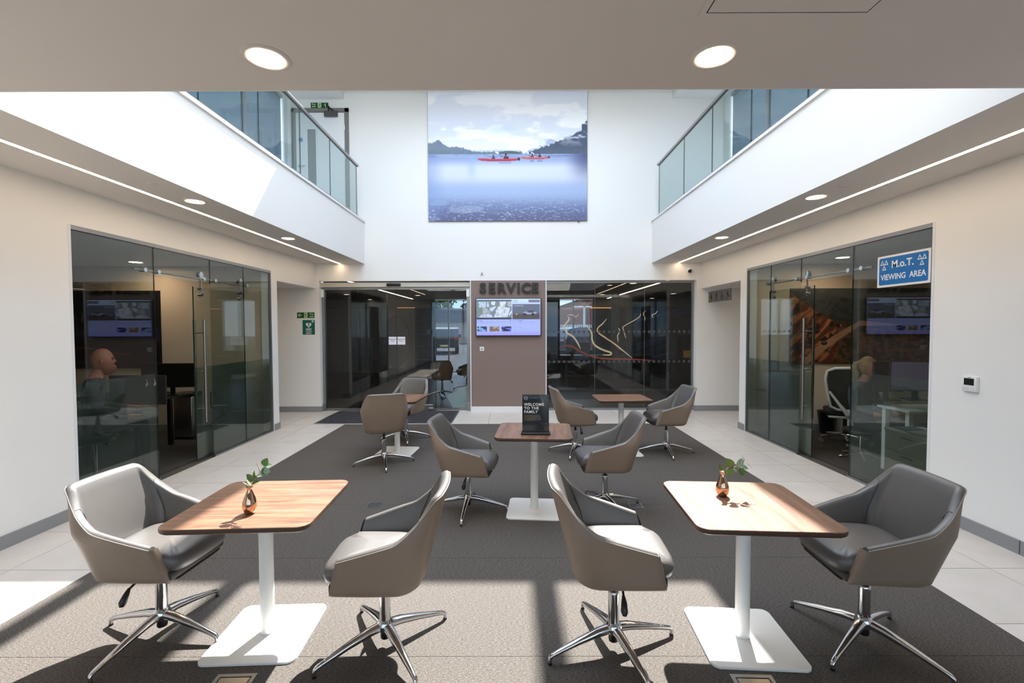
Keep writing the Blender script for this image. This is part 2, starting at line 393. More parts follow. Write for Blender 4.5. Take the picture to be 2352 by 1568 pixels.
struct('trim_1', MB().box(VL - 0.14, VF, CAPZ, VL + 0.022, YB, CAPZ + 0.035), PAINT)
struct('trim_2', MB().box(VR - 0.022, VF, CAPZ, VR + 0.14, YB, CAPZ + 0.035), PAINT)
# upper storey: gallery soffits, roof with the rooflight opening and its beams
ZR = 6.18
RX0, RX1, RY0, RY1 = -3.32, 3.15, 2.55, 7.91
b = MB().box(-4.7, -3.6, ZR, RX0, 9.3, ZR + 0.4).box(RX1, -3.6, ZR, 4.5, 9.3, ZR + 0.4).box(RX0, -3.6, ZR, RX1, RY0, ZR + 0.4).box(RX0, RY1, ZR + 0.12, RX1, 9.3, ZR + 0.4)
struct('roof', b, PAINT)
roofw = struct('window_3', loc=(0, 5, ZR + 0.3))
put('sun_edge_kerb', MB().box(2.845, RY0, ZR + 0.34, RX1, RY1, ZR + 0.40).box(RX0, RY0, ZR + 0.34, RX0 + 0.10, RY1, ZR + 0.40), WHITEM, roofw, world=True)  # unseen rim, widened on the right to set the sun patch's edge
for x in (1.74, -0.31, -1.27):
    put('beam', MB().box(x - 0.05, RY0, ZR + 0.10, x + 0.05, RY1, ZR + 0.38), WHITEM, roofw, world=True)
xs = [RX0, -1.27, -0.31, 1.74, RX1]
for a, c in zip(xs[:-1], xs[1:]):
    put('pane', MB().box(a, RY0, ZR + 0.405, c, RY1, ZR + 0.418), CLEAR, roofw, world=True)
struct('wall_upper_front', MB().box(-4.6, -3.6, CAPZ, 4.4, -3.5, ZR), PAINT)
# gallery glazing to the outside, left and right
for nm, x, sg in (('window_4', -4.48, -1), ('window_5', 4.26, 1)):
    wn = struct(nm, loc=(x, 3, CAPZ))
    ys = [-3.5 + 1.4 * k for k in range(9)] + [8.95]
    for a, c in zip(ys[:-1], ys[1:]):
        put('pane', MB().box(x - 0.006, a + 0.03, CAPZ + 0.05, x + 0.006, c - 0.03, ZR - 0.05), SMOKE, wn, world=True)
    f = MB().box(x - 0.03, -3.5, CAPZ, x + 0.03, 9.1, CAPZ + 0.05).box(x - 0.03, -3.5, ZR - 0.05, x + 0.03, 9.1, ZR)
    for y in ys[1:-1]: f.box(x - 0.03, y - 0.03, CAPZ + 0.05, x + 0.03, y + 0.03, ZR - 0.05)
    put('frame', f, GREYSK, wn, world=True)
    struct('wall_gallery_' + ('left' if sg < 0 else 'right'), MB().box(x - 0.05, 8.95, CAPZ, x + 0.05, 9.1, ZR), PAINT)

# skirtings
def skirt(name, *boxes):
    m = MB()
    for q in boxes: m.box(*q)
    return struct(name, m, GREYSK)
skirt('baseboard_left', (XL, -3.5, 0, XL + 0.012, 4.06, 0.105), (XL, 7.43, 0, XL + 0.012, 7.60, 0.105), (XL - 0.16, 7.60, 0, XL + 0.012, 7.612, 0.105))
skirt('baseboard_right', (XR - 0.012, 3.33, 0, XR, 4.10, 0.105), (XR - 0.012, -3.5, 0, XR, 3.32, 0.105), (XR - 0.012, 7.35, 0, XR, 7.54, 0.105), (XR - 0.012, 7.54, 0, XR + 0.16, 7.552, 0.105))
skirt('baseboard_corridor_left', (-7, YB - 0.012, 0, -3.86, YB, 0.11), (-3.86, YB - 0.012, 0, -3.848, YB + 0.14, 0.11))
skirt('baseboard_corridor_right', (3.66, YB - 0.012, 0, 7, YB, 0.11), (3.648, YB - 0.012, 0, 3.66, YB + 0.14, 0.11))
# corridors behind the mouths
for nm, x0, x1, y0, hz in (('corridor_left', -7.0, XL - 0.16, 7.60, 2.475), ('corridor_right', XR + 0.16, 7.0, 7.54, 2.45)):
    xe = x0 if x0 < 0 else x1
    s = -1 if x0 < 0 else 1
    struct('wall_' + nm, MB().box(x0, y0 - 0.1, 0, x1, y0, 2.7).box(xe, y0, 0, xe + 0.1 * s, YB, 2.7), PAINT)
    struct('ceiling_' + nm, MB().box(x0, y0, hz, x1, YB, hz + 0.05), CEILP)
# rear of the room, behind the camera: a glazed front
rw = struct('window_6', loc=(0, -3.5, 0))
for k in range(5):
    put('pane', MB().box(XL + 0.05 + k * 1.538, -3.506, 0.08, XL - 0.05 + (k + 1) * 1.538, -3.494, 2.88), glass('front_glass', (196, 203, 206), 0.04), rw, world=True)
f = MB().box(XL, -3.54, 0, XR, -3.46, 0.08).box(XL, -3.54, 2.88, XR, -3.46, 2.98)
for k in range(6): f.box(XL - 0.05 + k * 1.538, -3.54, 0.08, XL + 0.05 + k * 1.538, -3.46, 2.88)
put('frame', f, GREYSK, rw, world=True)
struct('ground', MB().box(-40, -60, -0.25, 40, -3.6, -0.05).box(-60, 17.3, -0.25, 60, 90, -0.05), mat('asphalt', (74, 75, 80), 0.9, noise=(30, (66, 66, 70))))

# ------------------------------------------------------------------ ceiling fittings
def led(name, x, label):
    t = thing(name, label, 'light', (x, 5.0, ZC))
    put('diffuser', MB().box(x - 0.021, 0.6, ZC - 0.003, x + 0.021, 9.06, ZC - 0.0005), LEDM, t, world=True)
    put('housing', MB().box(x - 0.027, 0.59, ZC - 0.002, x - 0.021, 9.066, ZC).box(x + 0.021, 0.59, ZC - 0.002, x + 0.027, 9.066, ZC), CEILP, t, world=True)
led('led_strip', -3.428, 'long recessed LED strip in the soffit along the left wall')
led('led_strip', 3.295, 'long recessed LED strip in the soffit along the right wall')
def downlight(x, y, z, label, group, lens=None, r=0.1):
    t = thing('downlight', label, 'light', (x, y, z), 0, group)
    put('trim_ring', MB().lathe([(r * 0.80, 0.0), (r * 0.82, -0.006), (r * 0.98, -0.009), (r * 1.06, -0.004), (r * 1.08, 0.0)], n=36), CEILP, t)
    put('lens', MB().lathe([(0.001, -0.0005), (r * 0.5, -0.001), (r * 0.79, -0.003), (r * 0.80, 0.0)], n=36), lens or LAMPM, t)
for x, y, l in ((-1.149, 2.167, 'round downlight in the front ceiling above the left sunlit table'), (0.944, 2.167, 'round downlight in the front ceiling near the access hatch'),
                (-3.168, 4.577, 'nearer round downlight beside the left LED strip'), (-3.176, 6.479, 'farther round downlight beside the left LED strip'),
                (2.969, 4.50, 'nearer round downlight beside the right LED strip'), (2.977, 6.522, 'farther round downlight beside the right LED strip')):
    downlight(x, y, ZC, l, 'downlights in the low ceiling')
h = thing('access_hatch', 'square access hatch flush in the front ceiling', 'hatch', (1.1, 1.55, ZC))
put('frame', MB().box(0.755, 1.20, ZC - 0.003, 1.455, 1.2255, ZC).box(0.755, 1.8745, ZC - 0.003, 1.455, 1.90, ZC).box(0.755, 1.2255, ZC - 0.003, 0.7805, 1.8745, ZC).box(1.4295, 1.2255, ZC - 0.003, 1.455, 1.8745, ZC), CEILP, h, world=True)
put('door', MB().box(0.786, 1.231, ZC - 0.003, 1.424, 1.869, ZC), CEILP, h, world=True)
put('gap', MB().box(0.7805, 1.2255, ZC - 0.0008, 1.4295, 1.231, ZC).box(0.7805, 1.869, ZC - 0.0008, 1.4295, 1.8745, ZC).box(0.7805, 1.231, ZC - 0.0008, 0.786, 1.869, ZC).box(1.424, 1.231, ZC - 0.0008, 1.4295, 1.869, ZC), MATB, h, world=True)
for x, y, l in ((-3.153, 4.011, 'small white sprinkler plate in the left soffit'), (2.982, 4.144, 'small white sprinkler plate in the right soffit near the downlight'), (2.996, 8.344, 'small white sprinkler plate at the far end of the right soffit')):
    t = thing('sprinkler', l, 'sprinkler', (x, y, ZC), 0, 'ceiling sprinkler plates')
    put('cover_plate', MB().lathe([(0.001, -0.008), (0.022, -0.008), (0.025, -0.004), (0.043, -0.003), (0.045, 0.0)], n=24), CEILP, t)

# ------------------------------------------------------------------ galleries: glass balustrades with handrails
def balustrade(x, label, sg):
    t = thing('balustrade', label, 'balustrade', (x, 6, CAPZ + 0.035))
    js = [0.20, 1.28, 2.34, 3.37, 4.415, 5.455, 6.51, 7.57, 8.84]
    xc = x + sg * 0.05
    for a, c in zip(js[2:-1], js[3:]):
        put('glass_panel', MB().box(xc - 0.006, max(a, VF) + 0.006, CAPZ + 0.04, xc + 0.006, c - 0.006, 4.80), BALG, t, world=True)
        put('panel_edge', MB().box(xc - 0.0065, c - 0.0058, CAPZ + 0.04, xc + 0.0065, c - 0.0012, 4.80), EDGE, t, world=True)
    put('base_channel', MB().box(xc - 0.03, VF, CAPZ + 0.035, xc + 0.03, 8.85, CAPZ + 0.075), ALU, t, world=True)
    put('handrail', MB().tube([(xc, VF, 4.823), (xc, 8.9, 4.823)], 0.024, 14), STEEL, t, world=True)
    put('rail_channel', MB().box(xc - 0.012, VF, 4.785, xc + 0.012, 8.86, 4.803), BLACK, t, world=True)
    put('end_cap', MB().sphere((xc, 8.9, 4.823), 0.03), STEEL, t, world=True)
balustrade(VL, 'glass balustrade with steel handrail on the left gallery', -1)
balustrade(VR, 'glass balustrade with steel handrail on the right gallery', 1)

# gallery fire door on the back wall
d = struct('door_3', loc=(-3.78, YB, CAPZ))
y = YB
put('frame', MB().box(-4.345, y - 0.03, CAPZ, -4.27, y, 6.0).box(-3.295, y - 0.03, CAPZ, -3.22, y, 6.0).box(-4.345, y - 0.03, 5.925, -3.22, y, 6.0), mat('grey_door_frame', (118, 117, 112), 0.5), d, world=True)
leaf = put('door_leaf', MB().rbox(-4.262, y - 0.022, CAPZ + 0.01, -3.303, y - 0.001, 5.917, 0.003, 1), WHITEP, d, world=True)
vp = put('vision_panel', MB().box(-4.03, y - 0.024, 4.15, -3.865, y - 0.0225, 5.59), mat('vision_glass', (96, 108, 112), 0.1), d, world=True)
put('beading', MB().box(-4.06, y - 0.032, 4.12, -4.03, y - 0.022, 5.62).box(-3.865, y - 0.032, 4.12, -3.835, y - 0.022, 5.62).box(-4.03, y - 0.032, 5.59, -3.865, y - 0.022, 5.62).box(-4.03, y - 0.032, 4.12, -3.865, y - 0.022, 4.15), WHITEP, d, world=True)
put('closer', MB().rbox(-3.685, y - 0.075, 5.825, -3.425, y - 0.025, 5.93, 0.006, 1), mat('dark_grey_closer', (78, 74, 68), 0.45), d, world=True)
put('closer_arm', MB().tube([(-3.50, y - 0.06, 5.93), (-3.56, y - 0.1, 5.975), (-3.64, y - 0.05, 6.06)], 0.013, 6).tube([(-3.60, y - 0.06, 5.935), (-3.575, y - 0.09, 5.985)], 0.011, 6), MATB, d, world=True)
put('door_handle', MB().tube([(-4.20, y - 0.02, 4.875), (-4.20, y - 0.06, 4.875), (-4.08, y - 0.06, 4.875)], 0.011, 8).cyl((-4.20, y - 0.022, 4.875), (-4.20, y - 0.03, 4.875), 0.027), CHROME, d, world=True)
put('lock', MB().cyl((-4.20, y - 0.022, 4.77), (-4.20, y - 0.032, 4.77), 0.025), CHROME, d, world=True)
put('disc_sign', MB().cyl((-4.165, y - 0.022, 5.39), (-4.165, y - 0.0245, 5.39), 0.045, n=24), mat('blue_disc', (70, 112, 170), 0.4), d, world=True)
for z in (5.62, 5.05): put('hinge', MB().cyl((-3.30, y - 0.03, z - 0.05), (-3.30, y - 0.03, z + 0.05), 0.009), CHROME, d, world=True)

# fire exit signs (gallery and corridor)
GREEN = mat('sign_green', (0, 82, 42), 0.45); GLOWP = mat('sign_cream', (206, 224, 170), 0.5); AEDG = mat('aed_green', (0, 98, 82), 0.45)
def runner(m, X, cx, cy, s, w0, w1):
    m.prism(circ(cx + 0.10 * s, cy + 0.34 * s, 0.085 * s, 10), w0, w1, X)
    for p in ([(0.02, 0.26), (0.14, 0.22), (0.06, -0.04), (-0.08, -0.02)], [(0.10, 0.24), (0.30, 0.10), (0.28, 0.05), (0.06, 0.16)], [(0.02, 0.25), (-0.20, 0.16), (-0.24, 0.02), (-0.18, 0.02), (-0.14, 0.12), (0.02, 0.18)],
              [(0.06, -0.02), (0.22, -0.16), (0.14, -0.42), (0.07, -0.40), (0.12, -0.18), (-0.04, -0.06)], [(0.0, -0.02), (-0.10, -0.26), (-0.32, -0.34), (-0.33, -0.27), (-0.16, -0.20), (-0.09, -0.02)]):
        m.prism([(cx + a * s, cy + q * s) for a, q in p], w0, w1, X)
def arrow(m, X, cx, cy, s, ang, w0, w1):
    c, n_ = math.cos(ang), math.sin(ang)
    R = lambda p: (cx + s * (p[0] * c - p[1] * n_), cy + s * (p[0] * n_ + p[1] * c))
    for p in ([(-0.09, -0.5), (0.09, -0.5), (0.09, 0.36), (-0.09, 0.36)], [(0, 0.5), (-0.40, 0.06), (-0.40, -0.14), (0, 0.26)], [(0, 0.5), (0, 0.26), (0.40, -0.14), (0.40, 0.06)]):
        m.prism([R(q) for q in p], w0, w1, X)
def exit_sign(label, cx, y, cz, w, h, flip):
    t = thing('fire_exit_sign', label, 'sign', (cx, y, cz)); X = face('S')
    put('plate', MB().prism(rrect(-w / 2, -h / 2, w / 2, h / 2, 0.004, 2), 0, 0.004, X), GREEN, t)
    k = -1 if flip else 1
    pic = MB().prism([(-0.034, -h * 0.44), (0.034, -h * 0.44), (0.034, h * 0.44), (-0.034, h * 0.44)], 0.004, 0.0048, X)
    arrow(pic, X, k * w * 0.345, 0, h * 0.74, 0 if k > 0 else math.pi / 2, 0.004, 0.0048)
    put('pictogram', pic, GLOWP, t)
    rn = MB(); runner(rn, (lambda u, v, ww: X(k * u, v, ww)) if k < 0 else X, 0, 0, h * 0.85, 0.0048, 0.0054); put('running_figure', rn, GREEN, t)
    put('lettering', text_mb('Fire\nexit', h * 0.46, face('S', (-k * w * 0.33, 0, -0.001)), 0.004, 0.0048, 0.0006, line=0.85), GLOWP, t)
exit_sign('green fire exit sign with an up arrow above the gallery door', -3.793, YB, 6.065, 0.345, 0.104, False)
exit_sign('green fire exit sign with a left arrow on the corridor wall', -4.137, YB, 1.941, 0.345, 0.112, True)
t = thing('aed_sign', 'green AED defibrillator sign with white heart on the corridor wall', 'sign', (-4.083, YB, 1.699)); X = face('S')
put('plate', MB().prism(rrect(-0.122, -0.146, 0.122, 0.146, 0.006, 2), 0, 0.004, X), AEDG, t)
hp = []
for i in range(40):
    a = 2 * math.pi * i / 40
    hp.append((0.0036 * 16 * math.sin(a) ** 3, 0.048 + 0.0036 * (13 * math.cos(a) - 5 * math.cos(2 * a) - 2 * math.cos(3 * a) - math.cos(4 * a))))
put('heart', MB().prism(hp, 0.004, 0.0048, X), WHITEP, t)
put('bolt', MB().prism([(0.012, 0.088), (-0.018, 0.045), (-0.002, 0.045), (-0.012, 0.008), (0.02, 0.056), (0.004, 0.056)], 0.0048, 0.0054, X), AEDG, t)
put('cross', MB().prism([(0.055, 0.112), (0.107, 0.112), (0.107, 0.128), (0.055, 0.128)], 0.004, 0.0048, X).prism([(0.073, 0.094), (0.089, 0.094), (0.089, 0.146 - 0.004), (0.073, 0.146 - 0.004)], 0.0041, 0.0049, X), WHITEP, t)
m = text_mb('AED', 0.062, face('S', (0, 0, -0.042)), 0.004, 0.0048, 0.0018)
text_mb('Automated\nexternal\ndefibrillator', 0.027, face('S', (0, 0, -0.103)), 0.004, 0.0048, 0.0004, mb=m, line=0.8)
put('lettering', m, WHITEP, t)

# lake picture on the upper back wall
def lake(u, v):
    x = 984 + u * 364; yv = 208 + v * 300
    c = np.ones(u.shape + (3,)) * np.array([233, 236, 247.0])
    cl = fbm(x / 60, yv / 26, 6); c = mixc(c, (250, 251, 254), sstep(0.40, 0.60, cl)); c = mixc(c, (212, 220, 238), 0.5 * sstep(0.58, 0.40, cl) * sstep(215, 320, yv) * sstep(350, 300, yv))
    c = mixc(c, (196, 216, 240), 0.5 * np.exp(-((x - 1150) / 40) ** 2 - ((yv - 300) / 14) ** 2)); c = mixc(c, (205, 213, 232), sstep(232, 208, yv) * 0.5)
    far = 356 - 34 * np.exp(-((x - 1262) / 34) ** 2) - 8 * fbm(x / 9, yv * 0, 3); c = mixc(c, (150, 168, 205), 0.75 * sstep(0, 4, yv - far) * sstep(0.35, 0.6, fbm(x / 16, yv / 10 + 9, 4)))
    rm = 352 - np.clip((x - 1222) / 126, 0, 1) ** 1.15 * 52 - 9 * fbm(x / 4, yv * 0 + 3, 3) - 14 * (x > 1335)
    mist = sstep(0.50, 0.66, fbm(x / 22, yv / 9, 5)) * sstep(345, 310, yv)
    c = mixc(c, (66, 78, 104), sstep(0, 3, yv - rm) * (x > 1215) * (1 - 0.85 * mist)); c = mixc(c, (84, 112, 118), 0.6 * sstep(0, 3, yv - rm) * (x > 1240) * sstep(338, 354, yv) * fbm(x / 3, yv / 6, 3))
    lm = 352 - 20 * sstep(1085, 985, x) - 10 * np.exp(-((x - 1008) / 10) ** 2) - 7 * np.exp(-((x - 1060) / 22) ** 2) - 5 * fbm(x / 3, yv * 0 + 5, 3)
    c = mixc(c, (92, 108, 132), sstep(0, 3, yv - lm) * (x < 1200) * 0.85); c = mixc(c, (84, 118, 116), 0.7 * sstep(343, 352, yv) * (x < 1196) * fbm(x / 5, yv / 4, 3))
    isl = 356 - 7 * np.sqrt(np.clip(1 - ((x - 1170) / 26) ** 2, 0, 1)) - 1.5 * fbm(x / 2, yv * 0, 2); c = mixc(c, (72, 92, 104), sstep(0, 1.5, yv - isl) * (np.abs(x - 1170) < 26))
    w = yv > 356.5; k = np.clip((yv - 356) / 152, 0, 1)
    wc = np.ones(u.shape + (3,)) * np.array([150, 166, 206.0]); wc = mixc(wc, (206, 214, 232), sstep(0.06, 0.22, k) * sstep(0.62, 0.30, k))
    wc = mixc(wc, (158, 178, 214), sstep(0.35, 0.62, k)); wc = mixc(wc, (98, 110, 152), sstep(0.55, 0.9, k)); wc = mixc(wc, (86, 86, 122), sstep(0.80, 1.0, k) * 0.7)
    wc = mixc(wc, (92, 108, 160), 0.6 * sstep(0.10, 0.0, k) * sstep(0.45, 0.6, fbm(x / 30, yv / 1.6, 3))); wc = mixc(wc, (56, 64, 104), 0.8 * sstep(1290, 1348, x) * sstep(0.55, 0.0, k))
    wc = mixc(wc, (126, 150, 200), 0.5 * sstep(1030, 984, x)); wc = mixc(wc, (150, 176, 216), 0.4 * np.exp(-((x - 1083) / 10) ** 2) * sstep(0.5, 0.2, k))
    pb = sstep(0.62, 0.72, fbm(x / 5, yv / 1.8, 3)) * sstep(0.5, 0.9, k); wc = mixc(wc, (196, 206, 226), 0.6 * pb)
    rk = sstep(1, 0.8, ((x - 1072) / 42) ** 2 + ((yv - 482) / 9 + (x - 1072) / 160) ** 2) ; wc = mixc(wc, (152, 164, 190), 0.75 * rk * (0.6 + 0.5 * fbm(x / 5, yv / 4, 3)))
    rk = sstep(1, 0.7, ((x - 1010) / 20) ** 2 + ((yv - 467) / 7) ** 2); wc = mixc(wc, (140, 164, 202), 0.6 * rk); rk = sstep(1, 0.7, ((x - 1128) / 16) ** 2 + ((yv - 487) / 6) ** 2); wc = mixc(wc, (112, 120, 156), 0.6 * rk)
    c = np.where(w[..., None], wc, c)
    def kayak(c, x0, x1, yc, s, cols):
        t = (x - x0) / (x1 - x0); top = yc - 1.2 * s + 1.6 * s * (t - 0.5) ** 2 * -1.0; bot = yc + 1.9 * s * np.clip(1 - (2 * t - 1) ** 4, 0, 1)
        c = mixc(c, cols[0], ((t > 0) & (t < 1) & (yv > top) & (yv < bot + 0.8)) * 1.0); c = mixc(c, cols[1], ((t > 0.08) & (t < 0.9) & (yv > bot - 0.3) & (yv < bot + 1)) * 0.8)
        return mixc(c, (30, 30, 42), (((t - 0.965) / 0.035) ** 2 + ((yv - yc + 0.6 * s) / (2.4 * s)) ** 2 < 1) * 1.0)
    def man(c, cx, yb, s, col):
        c = mixc(c, col, ((np.abs(x - cx) < 5 * s * np.clip((yv - yb + 11 * s) / (7 * s), 0.35, 1)) & (yv > yb - 10 * s) & (yv < yb)) * 1.0)
        return mixc(c, (34, 30, 44), (((x - cx) / (2.1 * s)) ** 2 + ((yv - yb + 11.5 * s) / (2.6 * s)) ** 2 < 1) * 1.0)
    def pad(c, x0, y0, x1, y1, wd, col):
        t = np.clip(((x - x0) * (x1 - x0) + (yv - y0) * (y1 - y0)) / ((x1 - x0) ** 2 + (y1 - y0) ** 2), 0, 1)
        return mixc(c, col, (np.hypot(x - x0 - t * (x1 - x0), yv - y0 - t * (y1 - y0)) < wd) * 1.0)
    c = mixc(c, (120, 126, 170), 0.5 * (np.abs(yv - 376.5) < 2) * (np.abs(x - 1160) < 14)); c = mixc(c, (96, 110, 160), 0.5 * (np.abs(yv - 372) < 2) * ((np.abs(x - 1222) < 5) | (np.abs(x - 1240) < 6)))
    c = pad(c, 1140, 352, 1154, 362, 0.7, (70, 70, 90)); c = pad(c, 1139, 351.5, 1144, 354, 1.9, (232, 236, 244)); c = pad(c, 1112, 357.5, 1128, 363, 0.6, (110, 112, 130))
    c = man(c, 1133.5, 367, 0.72, (52, 60, 66)); c = man(c, 1162, 369, 1.05, (168, 30, 52)); c = mixc(c, (44, 40, 52), ((np.abs(x - 1163) < 6) & (yv > 362) & (yv < 369)) * 1.0)
    c = kayak(c, 1098, 1195, 368.6, 1.5, ((196, 40, 58), (120, 30, 60)))
    c = pad(c, 1207, 354, 1219, 363, 0.6, (90, 92, 110)); c = pad(c, 1222, 354, 1234, 362, 0.6, (90, 92, 110)); c = pad(c, 1221, 353.5, 1225, 355.5, 1.5, (228, 232, 242))
    c = man(c, 1222.5, 364.5, 0.72, (112, 34, 48)); c = man(c, 1239.5, 364.5, 0.75, (34, 36, 54)); c = kayak(c, 1196, 1263, 364.6, 1.15, ((214, 92, 74), (150, 40, 58)))
    return c
t = thing('lake_picture', 'large frameless photo canvas of red kayaks on a misty lake', 'picture', (-0.093, YB, 5.08))
pw, ph = 3.138, 2.58
put('canvas', MB().box(-pw / 2, -0.028, -ph / 2, pw / 2, -0.001, ph / 2), mat('canvas_edge', (70, 74, 92), 0.6), t)
printed('photo_print', pw - 0.006, ph - 0.006, 420, 330, lake, face('S', (0, -0.0285, 0)), t, rough=0.5)
put('fixing', MB().cyl((1.40, -0.02, -ph / 2 - 0.025), (1.40, -0.02, -ph / 2), 0.012), MATB, t)

# SERVICE sign, screen, switches on the pier
LETM = mat('gloss_black_letters', (13, 13, 14), 0.22, spec=0.35)
t = thing('service_sign', 'raised gloss black letters reading SERVICE above the wall screen', 'sign', (-0.079, YB, 2.456))
cx = [-0.553, -0.378, -0.187, -0.005, 0.148, 0.327, 0.505]
for ch, x in zip('SERVICE', [-0.516, -0.336, -0.148, 0.045, 0.196, 0.346, 0.520]):
    mb = text_mb(ch, 0.272, face('S', (x, 0, 0)), 0.012, 0.045, 0.011); put('letter', mb, LETM, t)
t = thing('wall_screen', 'wall mounted landscape screen showing a blue service page', 'screen', (-0.087, YB, 1.891))
sw, sh = 1.298, 0.752
put('casing', MB().rbox(-sw / 2, -0.07, -sh / 2, sw / 2, -0.008, sh / 2, 0.006, 1), mat('screen_casing', (28, 28, 40), 0.35), t)
def page(u, v):
    X_ = 210 + u * 1895; Y_ = 225 + v * 1080
    c = np.ones(u.shape + (3,)) * np.array([128, 140, 196.0]); c = mixc(c, (158, 176, 204), sstep(560, 225, Y_) * 1.0); c = mixc(c, (118, 114, 196), sstep(1150, 1305, Y_) * 0.8)
    R = lambda a, b_, e, f_: ((X_ > a) & (X_ < e) & (Y_ > b_) & (Y_ < f_)) * 1.0
    def P(c, pts, col, inside):
        m = np.ones(u.shape, bool); n = len(pts)
        for i in range(n):
            (ax, ay), (bx, by) = pts[i], pts[(i + 1) % n]; m &= ((bx - ax) * (Y_ - ay) - (by - ay) * (X_ - ax)) >= 0
        return mixc(c, col, m * inside)
    ph_ = R(215, 250, 1250, 830); c = mixc(c, (92, 104, 112), ph_); c = mixc(c, (66, 78, 92), R(215, 250, 1250, 300)); c = mixc(c, (34, 38, 54), R(215, 785, 1250, 830))
    for pts, col in (([(275, 310), (495, 310), (490, 470), (290, 480)], (140, 158, 178)), ([(525, 310), (580, 310), (590, 460), (515, 460)], (150, 162, 184)), ([(640, 300), (770, 305), (765, 400), (700, 420), (650, 380)], (164, 174, 184)),
                     ([(895, 305), (1090, 305), (1060, 455), (910, 445)], (166, 176, 182)), ([(1110, 300), (1250, 300), (1250, 460), (1140, 440)], (140, 150, 156)), ([(390, 480), (470, 470), (640, 600), (620, 660), (400, 650)], (132, 140, 144)),
                     ([(600, 500), (770, 440), (800, 460), (680, 600), (620, 580)], (152, 162, 190)), ([(890, 445), (1210, 495), (1130, 770), (720, 770)], (162, 170, 188)), ([(775, 590), (860, 450), (885, 450), (800, 610)], (180, 188, 196)),
                     ([(265, 775), (400, 660), (400, 775)], (150, 152, 176)), ([(405, 775), (420, 665), (660, 680), (700, 775)], (156, 156, 186)), ([(1165, 700), (1250, 560), (1250, 640), (1185, 720)], (176, 184, 200))): c = P(c, pts, col, ph_)
    c = mixc(c, (84, 92, 98), ph_ * R(215, 300, 1250, 785) * 0.35 * sstep(0.5, 0.7, fbm(X_ / 70, Y_ / 50, 4)))
    q = R(1280, 380, 2090, 830); c = mixc(c, (74, 80, 98), q); c = mixc(c, (58, 54, 56), q * sstep(640, 700, Y_)); c = mixc(c, (120, 124, 150), q * (((X_ - 1800) / 200) ** 2 + ((Y_ - 640) / 45) ** 2 < 1) * 1.0)
    c = mixc(c, (50, 56, 80), q * (((X_ - 1820) / 110) ** 2 + ((Y_ - 605) / 32) ** 2 < 1) * 1.0)
    for ex in (1640, 1880): c = mixc(c, (30, 30, 36), q * (np.hypot(X_ - ex, Y_ - 690) < 44))
    c = mixc(c, (150, 142, 84), q * (np.hypot((X_ - 1400) / 1.6, Y_ - 680) < 22) * 0.8)
    c = mixc(c, (168, 176, 184), R(1320, 412, 1610, 424) * 0.5 + R(1320, 440, 1600, 452) * 0.5)
    c = mixc(c, (84, 92, 112), R(1755, 250, 2090, 335)); c = mixc(c, (92, 108, 140), R(1290, 268, 1445, 286) * 0.7 + R(1290, 315, 1430, 333) * 0.7)
    ln = sstep(0.42, 0.5, fbm(X_ / 9, Y_ * 0, 2)); c = mixc(c, (66, 76, 120), R(225, 862, 390, 880) * ln + R(1165, 862, 1620, 880) * ln)
    c = mixc(c, (96, 106, 160), 0.8 * ln * (R(220, 902, 1110, 914) + R(220, 932, 800, 944) + R(1165, 902, 2020, 914) + R(1165, 932, 1850, 944) + R(1310, 1070, 1630, 1082)))
    for j in range(3): c = mixc(c, (100, 110, 166), 0.6 * sstep(0.5, 0.56, fbm(X_ / 14, Y_ * 0 + j, 2)) * R(1310, 1115 + 42 * j, 2040, 1127 + 42 * j))
    for a, c1, c2 in ((235, (30, 34, 44), (96, 128, 176)), (600, (96, 74, 66), (128, 124, 112)), (955, (22, 22, 30), (84, 84, 190))):
        b_ = R(a, 1040, a + 285, 1188); n_ = fbm((X_ - a) / 70, Y_ / 50 + a, 4); c = mixc(c, c1, b_); c = mixc(c, c2, b_ * sstep(0.48, 0.62, n_))
    return c
printed('display', sw - 0.03, sh - 0.03, 300, 176, page, face('S', (0, -0.0705, 0)), t, emit=1.0, rough=0.25)
t = thing('exit_switch', 'small white door switch under the wall screen', 'switch', (-0.62, YB, 1.2575)); X = face('S')
put('plate', MB().rbox(-0.043, -0.012, -0.043, 0.043, -0.002, 0.043, 0.004, 2), WHITEP, t)
put('button', MB().rbox(-0.026, -0.016, -0.026, 0.026, -0.010, 0.026, 0.003, 1), mat('button_grey', (206, 206, 208), 0.4), t)
put('arrow_mark', MB().prism([(-0.005, -0.014), (0.005, -0.014), (0.005, 0.0), (0.011, 0.0), (0, 0.013), (-0.011, 0.0), (-0.005, 0.0)], 0.016, 0.0165, X), MATB, t)
t = thing('beacon_plate', 'small square white alarm plate above the SERVICE letters', 'alarm', (-0.612, YB, 2.759))
put('plate', MB().rbox(-0.043, -0.008, -0.043, 0.043, -0.0, 0.043, 0.003, 1), WHITEP, t)
put('symbol', MB().prism(circ(0, 0.014, 0.009, 12), 0.008, 0.009, X).prism([(-0.005, -0.01), (0.005, -0.01), (0.004, 0.008), (-0.004, 0.008)], 0.008, 0.009, X).prism([(-0.024, -0.028), (0.024, -0.028), (0.018, -0.008), (-0.018, -0.008)], 0.008, 0.0086, X), mat('symbol_grey', (96, 96, 98), 0.5), t)
t = thing('dome_camera', 'white turret security camera with black eye on the back wall', 'camera', (3.505, YB, 2.80))
put('base', MB().cyl((0, 0, 0), (0, -0.03, 0), 0.06, 0.055, 24), WHITEP, t)
put('body', MB().sphere((0, -0.045, 0), 0.05, 18), WHITEP, t)
put('eye', MB().sphere((-0.004, -0.062, -0.008), 0.040, 18), mat('dark_lens', (20, 20, 34), 0.08), t)

